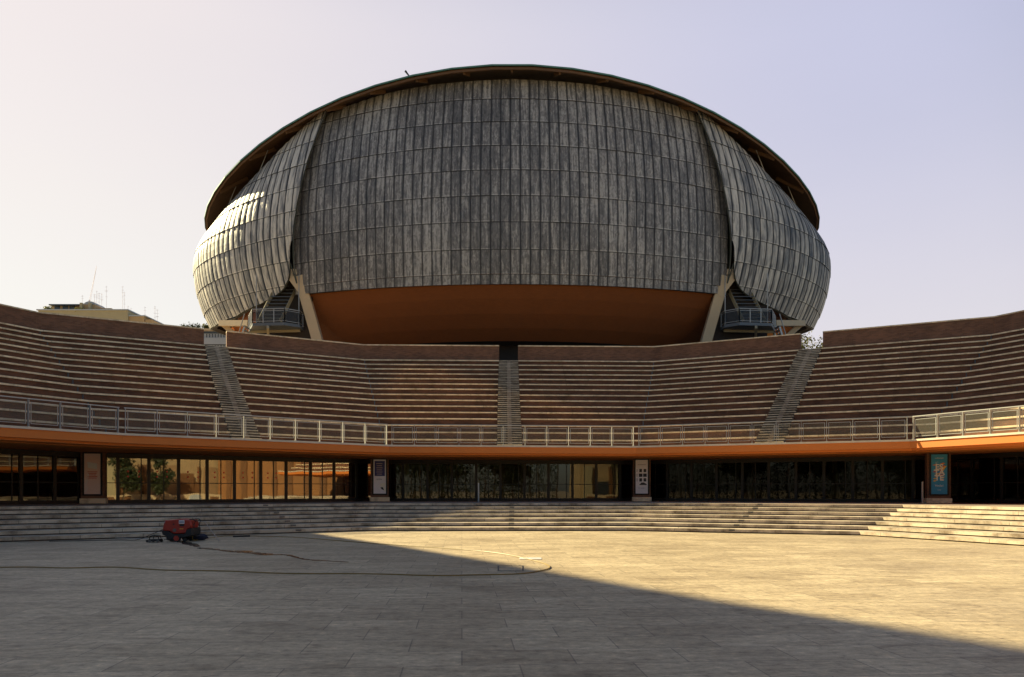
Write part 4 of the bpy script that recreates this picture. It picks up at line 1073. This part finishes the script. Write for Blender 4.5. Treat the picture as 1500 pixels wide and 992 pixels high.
# lance gun and spray lance
gp = gpx(253, 791)
t = thing('spray_gun', 'black spray gun lying on the ground in front of the washer', 'spray gun', (gp[0], gp[1], 0))
m = MB(); m.tube([(gp[0]-.3, gp[1], .02), (gp[0], gp[1], .035)], .014, 6); m.build('barrel', M['black'], t)
m = MB(); m.beam((gp[0]-.04, gp[1], .03), (gp[0]+.1, gp[1]-.1, .03), .04, .06); m.beam((gp[0]-.1, gp[1]-.02, .13), (gp[0]+.02, gp[1], .04), .03, .05); m.build('grip', M['black'], t)
a = gpx(285, 784); b = gpx(321, 793.5)
m = MB(); m.tube([(a[0], a[1]+.9, .46), (b[0], b[1], .02)], .013, 6); tag(m.build('spray_lance', M['steel']), 'long silver lance leaning from the washer down to the paving', 'lance')
a = gpx(150, 788.5); b = gpx(216, 790)
m = MB(); m.tube([(a[0], a[1], .02), (b[0], b[1], .02)], .014, 6); m.tube([(a[0]-.12, a[1], .03), (a[0], a[1], .03)], .03, 8); tag(m.build('silver_pole', M['steel']), 'thin silver pole lying on the paving at far left by the steps', 'pole')
m = MB(); a = gpx(341, 787); b = gpx(366, 786.3); m.beam((a[0], a[1], .03), (b[0], b[1], .03), .12, .05); tag(m.build('rubber_strip', M['black']), 'dark flat strip lying on the paving right of the bag', 'strip')
a = gpx(761, 818.6); b = gpx(793, 818.4)
m = MB(); m.box(((a[0]+b[0])/2, a[1], .008), (b[0]-a[0], .34, .012), .0); tag(m.build('white_batten', M['white']), 'short bright white batten lying on the sunlit paving', 'batten')

def spline(P, n=6):
    out = []
    for i in range(len(P)-1):
        p0, p1, p2, p3 = [Vector(P[max(0, min(len(P)-1, i+k))]) for k in (-1, 0, 1, 2)]
        for k in range(n):
            t = k/n; out.append(.5*((2*p1)+(-p0+p2)*t+(2*p0-5*p1+4*p2-p3)*t*t+(-p0+3*p1-3*p2+p3)*t**3))
    out.append(Vector(P[-1])); return out
HP = [(-40, 832), (37, 830.6), (100, 832), (170, 830.8), (240, 835), (330, 836.5), (420, 840), (500, 840.3), (560, 841), (640, 843.2), (700, 842), (760, 840.5), (790, 836.5), (805, 832), (800, 826.5), (780, 820.5), (740, 812), (690, 806), (620, 801), (560, 797), (500, 792.3), (440, 787.5), (390, 785.8), (330, 785.2)]
pts = [gpx(x, y, .016) for x, y in HP]+[(WX+.35, WY+.2, .016), (WX+.3, WY+.1, .2)]
m = MB(); m.tube(spline(pts), .0125, 6); tag(m.build('water_hose', M['hose']), 'long thin yellow hose looping from the washer across the plaza', 'hose')
m = MB(); cp = [(WX-.45, WY+.1, .35), (WX-.62, WY+.5, .5), (WX-.9, WY+.9, .42), (WX-1.3, WY+.6, .2), (WX-1.7, WY+.4, .02), (WX-2.2, WY+.3, .02), (WX-3.0, WY+.1, .02), (WX-4.2, WY-.3, .02)]
m.tube(spline(cp), .013, 5); tag(m.build('power_cable', M['black']), 'black power cable trailing left from the washer along the steps', 'cable')

m = MB()
for (xa, ya, xb, yb) in ((730, 829, 766, 829), (730, 836.5, 766, 836.5), (730, 829, 730, 836.5), (766, 829, 766, 836.5)):
    p_, q_ = gpx(xa, ya), gpx(xb, yb); m.beam((p_[0], p_[1], .002), (q_[0], q_[1], .002), .03, .008)
tag(m.build('hatch_rim', M['plate']), 'thin dark rim of a rectangular hatch flush in the shaded paving near the hose bend', 'hatch')
# puddles, thin sheets of water on the paving
mw, nt, N, L, b = mat('water'); b.inputs['Base Color'].default_value = (.02, .018, .016, 1); b.inputs['Roughness'].default_value = .03; b.inputs['Alpha'].default_value = .85; b.inputs['Specular IOR Level'].default_value = .8
M['water'] = mw
wet = simple('wet_stone', (.05, .038, .028), .25, 0, .3, 6)
def blob(pl_, wd, seed, z, mt, name):
    rnd = random.Random(seed); P = spline([gpx(x, y, z) for x, y in pl_], 8); up = []; dn = []
    for i, p in enumerate(P):
        f = math.sin(math.pi*min(1, max(0, i/(len(P)-1))))**.4
        up.append((p.x+rnd.uniform(-.03, .03), p.y+wd*f*rnd.uniform(.5, 1.2), z)); dn.append((p.x, p.y-wd*f*rnd.uniform(.5, 1.2), z))
    m = MB()
    for i in range(len(P)-1): m.quad(dn[i], dn[i+1], up[i+1], up[i])
    return struct(m.build(name, mt))
blob([(246, 791), (262, 793), (282, 798), (292, 801)], .30, 1, .005, wet, 'wet_patch')
blob([(290, 802.5), (306, 804), (322, 805.5)], .24, 2, .006, mw, 'puddle')
blob([(318, 805.5), (342, 808), (372, 810.2), (400, 811.8)], .20, 3, .005, wet, 'wet_patch')
blob([(343, 806.5), (356, 807.2), (370, 808)], .2, 6, .009, mw, 'puddle')
blob([(372, 811.8), (384, 812.6), (398, 812.4), (420, 813), (445, 819), (470, 821), (512, 823.5)], .11, 4, .007, wet, 'wet_patch')
blob([(378, 812.4), (392, 812.4), (402, 812.6)], .08, 5, .010, mw, 'puddle')

# ------------------------------------------------------------------ light, sky, camera
w = bpy.data.worlds.new('World'); scene.world = w; w.use_nodes = True; NT = w.node_tree; bg = NT.nodes['Background']
sk = NT.nodes.new('ShaderNodeTexSky'); sk.sky_type = 'NISHITA'; sk.sun_disc = False; sk.sun_elevation = EL
sk.sun_rotation = -(math.pi/2-TH); sk.dust_density = 3.0; sk.air_density = 1.3; sk.ozone_density = 1.5
# pale haze added over the sky texture in view only, keeping ambient light low
sk.dust_density = 1.0; sk.air_density = 1.0
WN, WL = NT.nodes, NT.links
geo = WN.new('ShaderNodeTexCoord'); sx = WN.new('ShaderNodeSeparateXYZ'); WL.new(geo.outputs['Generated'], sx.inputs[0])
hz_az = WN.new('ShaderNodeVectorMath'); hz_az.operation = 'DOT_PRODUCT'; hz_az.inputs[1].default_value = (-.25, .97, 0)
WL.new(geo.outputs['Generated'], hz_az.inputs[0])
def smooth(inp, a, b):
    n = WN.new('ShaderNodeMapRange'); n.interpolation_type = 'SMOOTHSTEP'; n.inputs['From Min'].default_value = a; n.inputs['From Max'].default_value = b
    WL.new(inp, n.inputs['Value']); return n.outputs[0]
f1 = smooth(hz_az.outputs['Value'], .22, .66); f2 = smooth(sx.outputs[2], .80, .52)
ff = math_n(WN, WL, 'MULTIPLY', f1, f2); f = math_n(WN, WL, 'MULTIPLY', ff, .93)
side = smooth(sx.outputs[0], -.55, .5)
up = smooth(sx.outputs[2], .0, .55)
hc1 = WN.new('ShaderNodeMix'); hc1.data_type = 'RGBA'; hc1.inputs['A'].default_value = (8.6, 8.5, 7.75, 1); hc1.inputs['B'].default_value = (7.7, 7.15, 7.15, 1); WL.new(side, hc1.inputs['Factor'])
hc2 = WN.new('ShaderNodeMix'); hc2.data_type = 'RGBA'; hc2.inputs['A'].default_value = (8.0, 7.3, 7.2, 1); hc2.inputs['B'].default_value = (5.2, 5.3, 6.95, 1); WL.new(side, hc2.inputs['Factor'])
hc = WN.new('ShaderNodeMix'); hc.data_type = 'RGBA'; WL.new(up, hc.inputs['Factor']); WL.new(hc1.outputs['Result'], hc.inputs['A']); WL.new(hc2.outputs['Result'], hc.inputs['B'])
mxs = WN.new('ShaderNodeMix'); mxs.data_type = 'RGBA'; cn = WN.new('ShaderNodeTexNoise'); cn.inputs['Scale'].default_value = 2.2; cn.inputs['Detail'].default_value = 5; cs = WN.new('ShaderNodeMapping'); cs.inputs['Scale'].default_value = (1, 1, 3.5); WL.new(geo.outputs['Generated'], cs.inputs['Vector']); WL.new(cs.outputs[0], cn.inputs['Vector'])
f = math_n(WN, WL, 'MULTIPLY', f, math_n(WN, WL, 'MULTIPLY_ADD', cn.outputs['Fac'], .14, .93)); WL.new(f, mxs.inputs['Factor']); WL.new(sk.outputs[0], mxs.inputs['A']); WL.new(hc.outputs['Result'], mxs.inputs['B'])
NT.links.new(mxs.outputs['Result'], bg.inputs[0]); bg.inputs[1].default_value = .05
sun = bpy.data.lights.new('sun', 'SUN'); sun.energy = 5.0; sun.angle = R(.53); sun.color = (1, .855, .50)
so = bpy.data.objects.new('sun', sun); COL.objects.link(so)
sd = Vector((-math.cos(TH)*math.cos(EL), math.sin(TH)*math.cos(EL), math.sin(EL)))
so.rotation_euler = sd.to_track_quat('Z', 'Y').to_euler(); so.location = (-60, 60, 60)
cam = bpy.data.cameras.new('camera'); co = bpy.data.objects.new('camera', cam); COL.objects.link(co); scene.camera = co
co.location = (0, 0, H); co.rotation_euler = (R(90), 0, 0); cam.sensor_width = 36; cam.lens = 36*F/1500; cam.shift_y = 223/1500; cam.clip_end = 3000
vs = scene.view_settings; vs.view_transform = 'Standard'; vs.look = 'None'; vs.gamma = 1; vs.exposure = 1.18; vs.use_curve_mapping = False
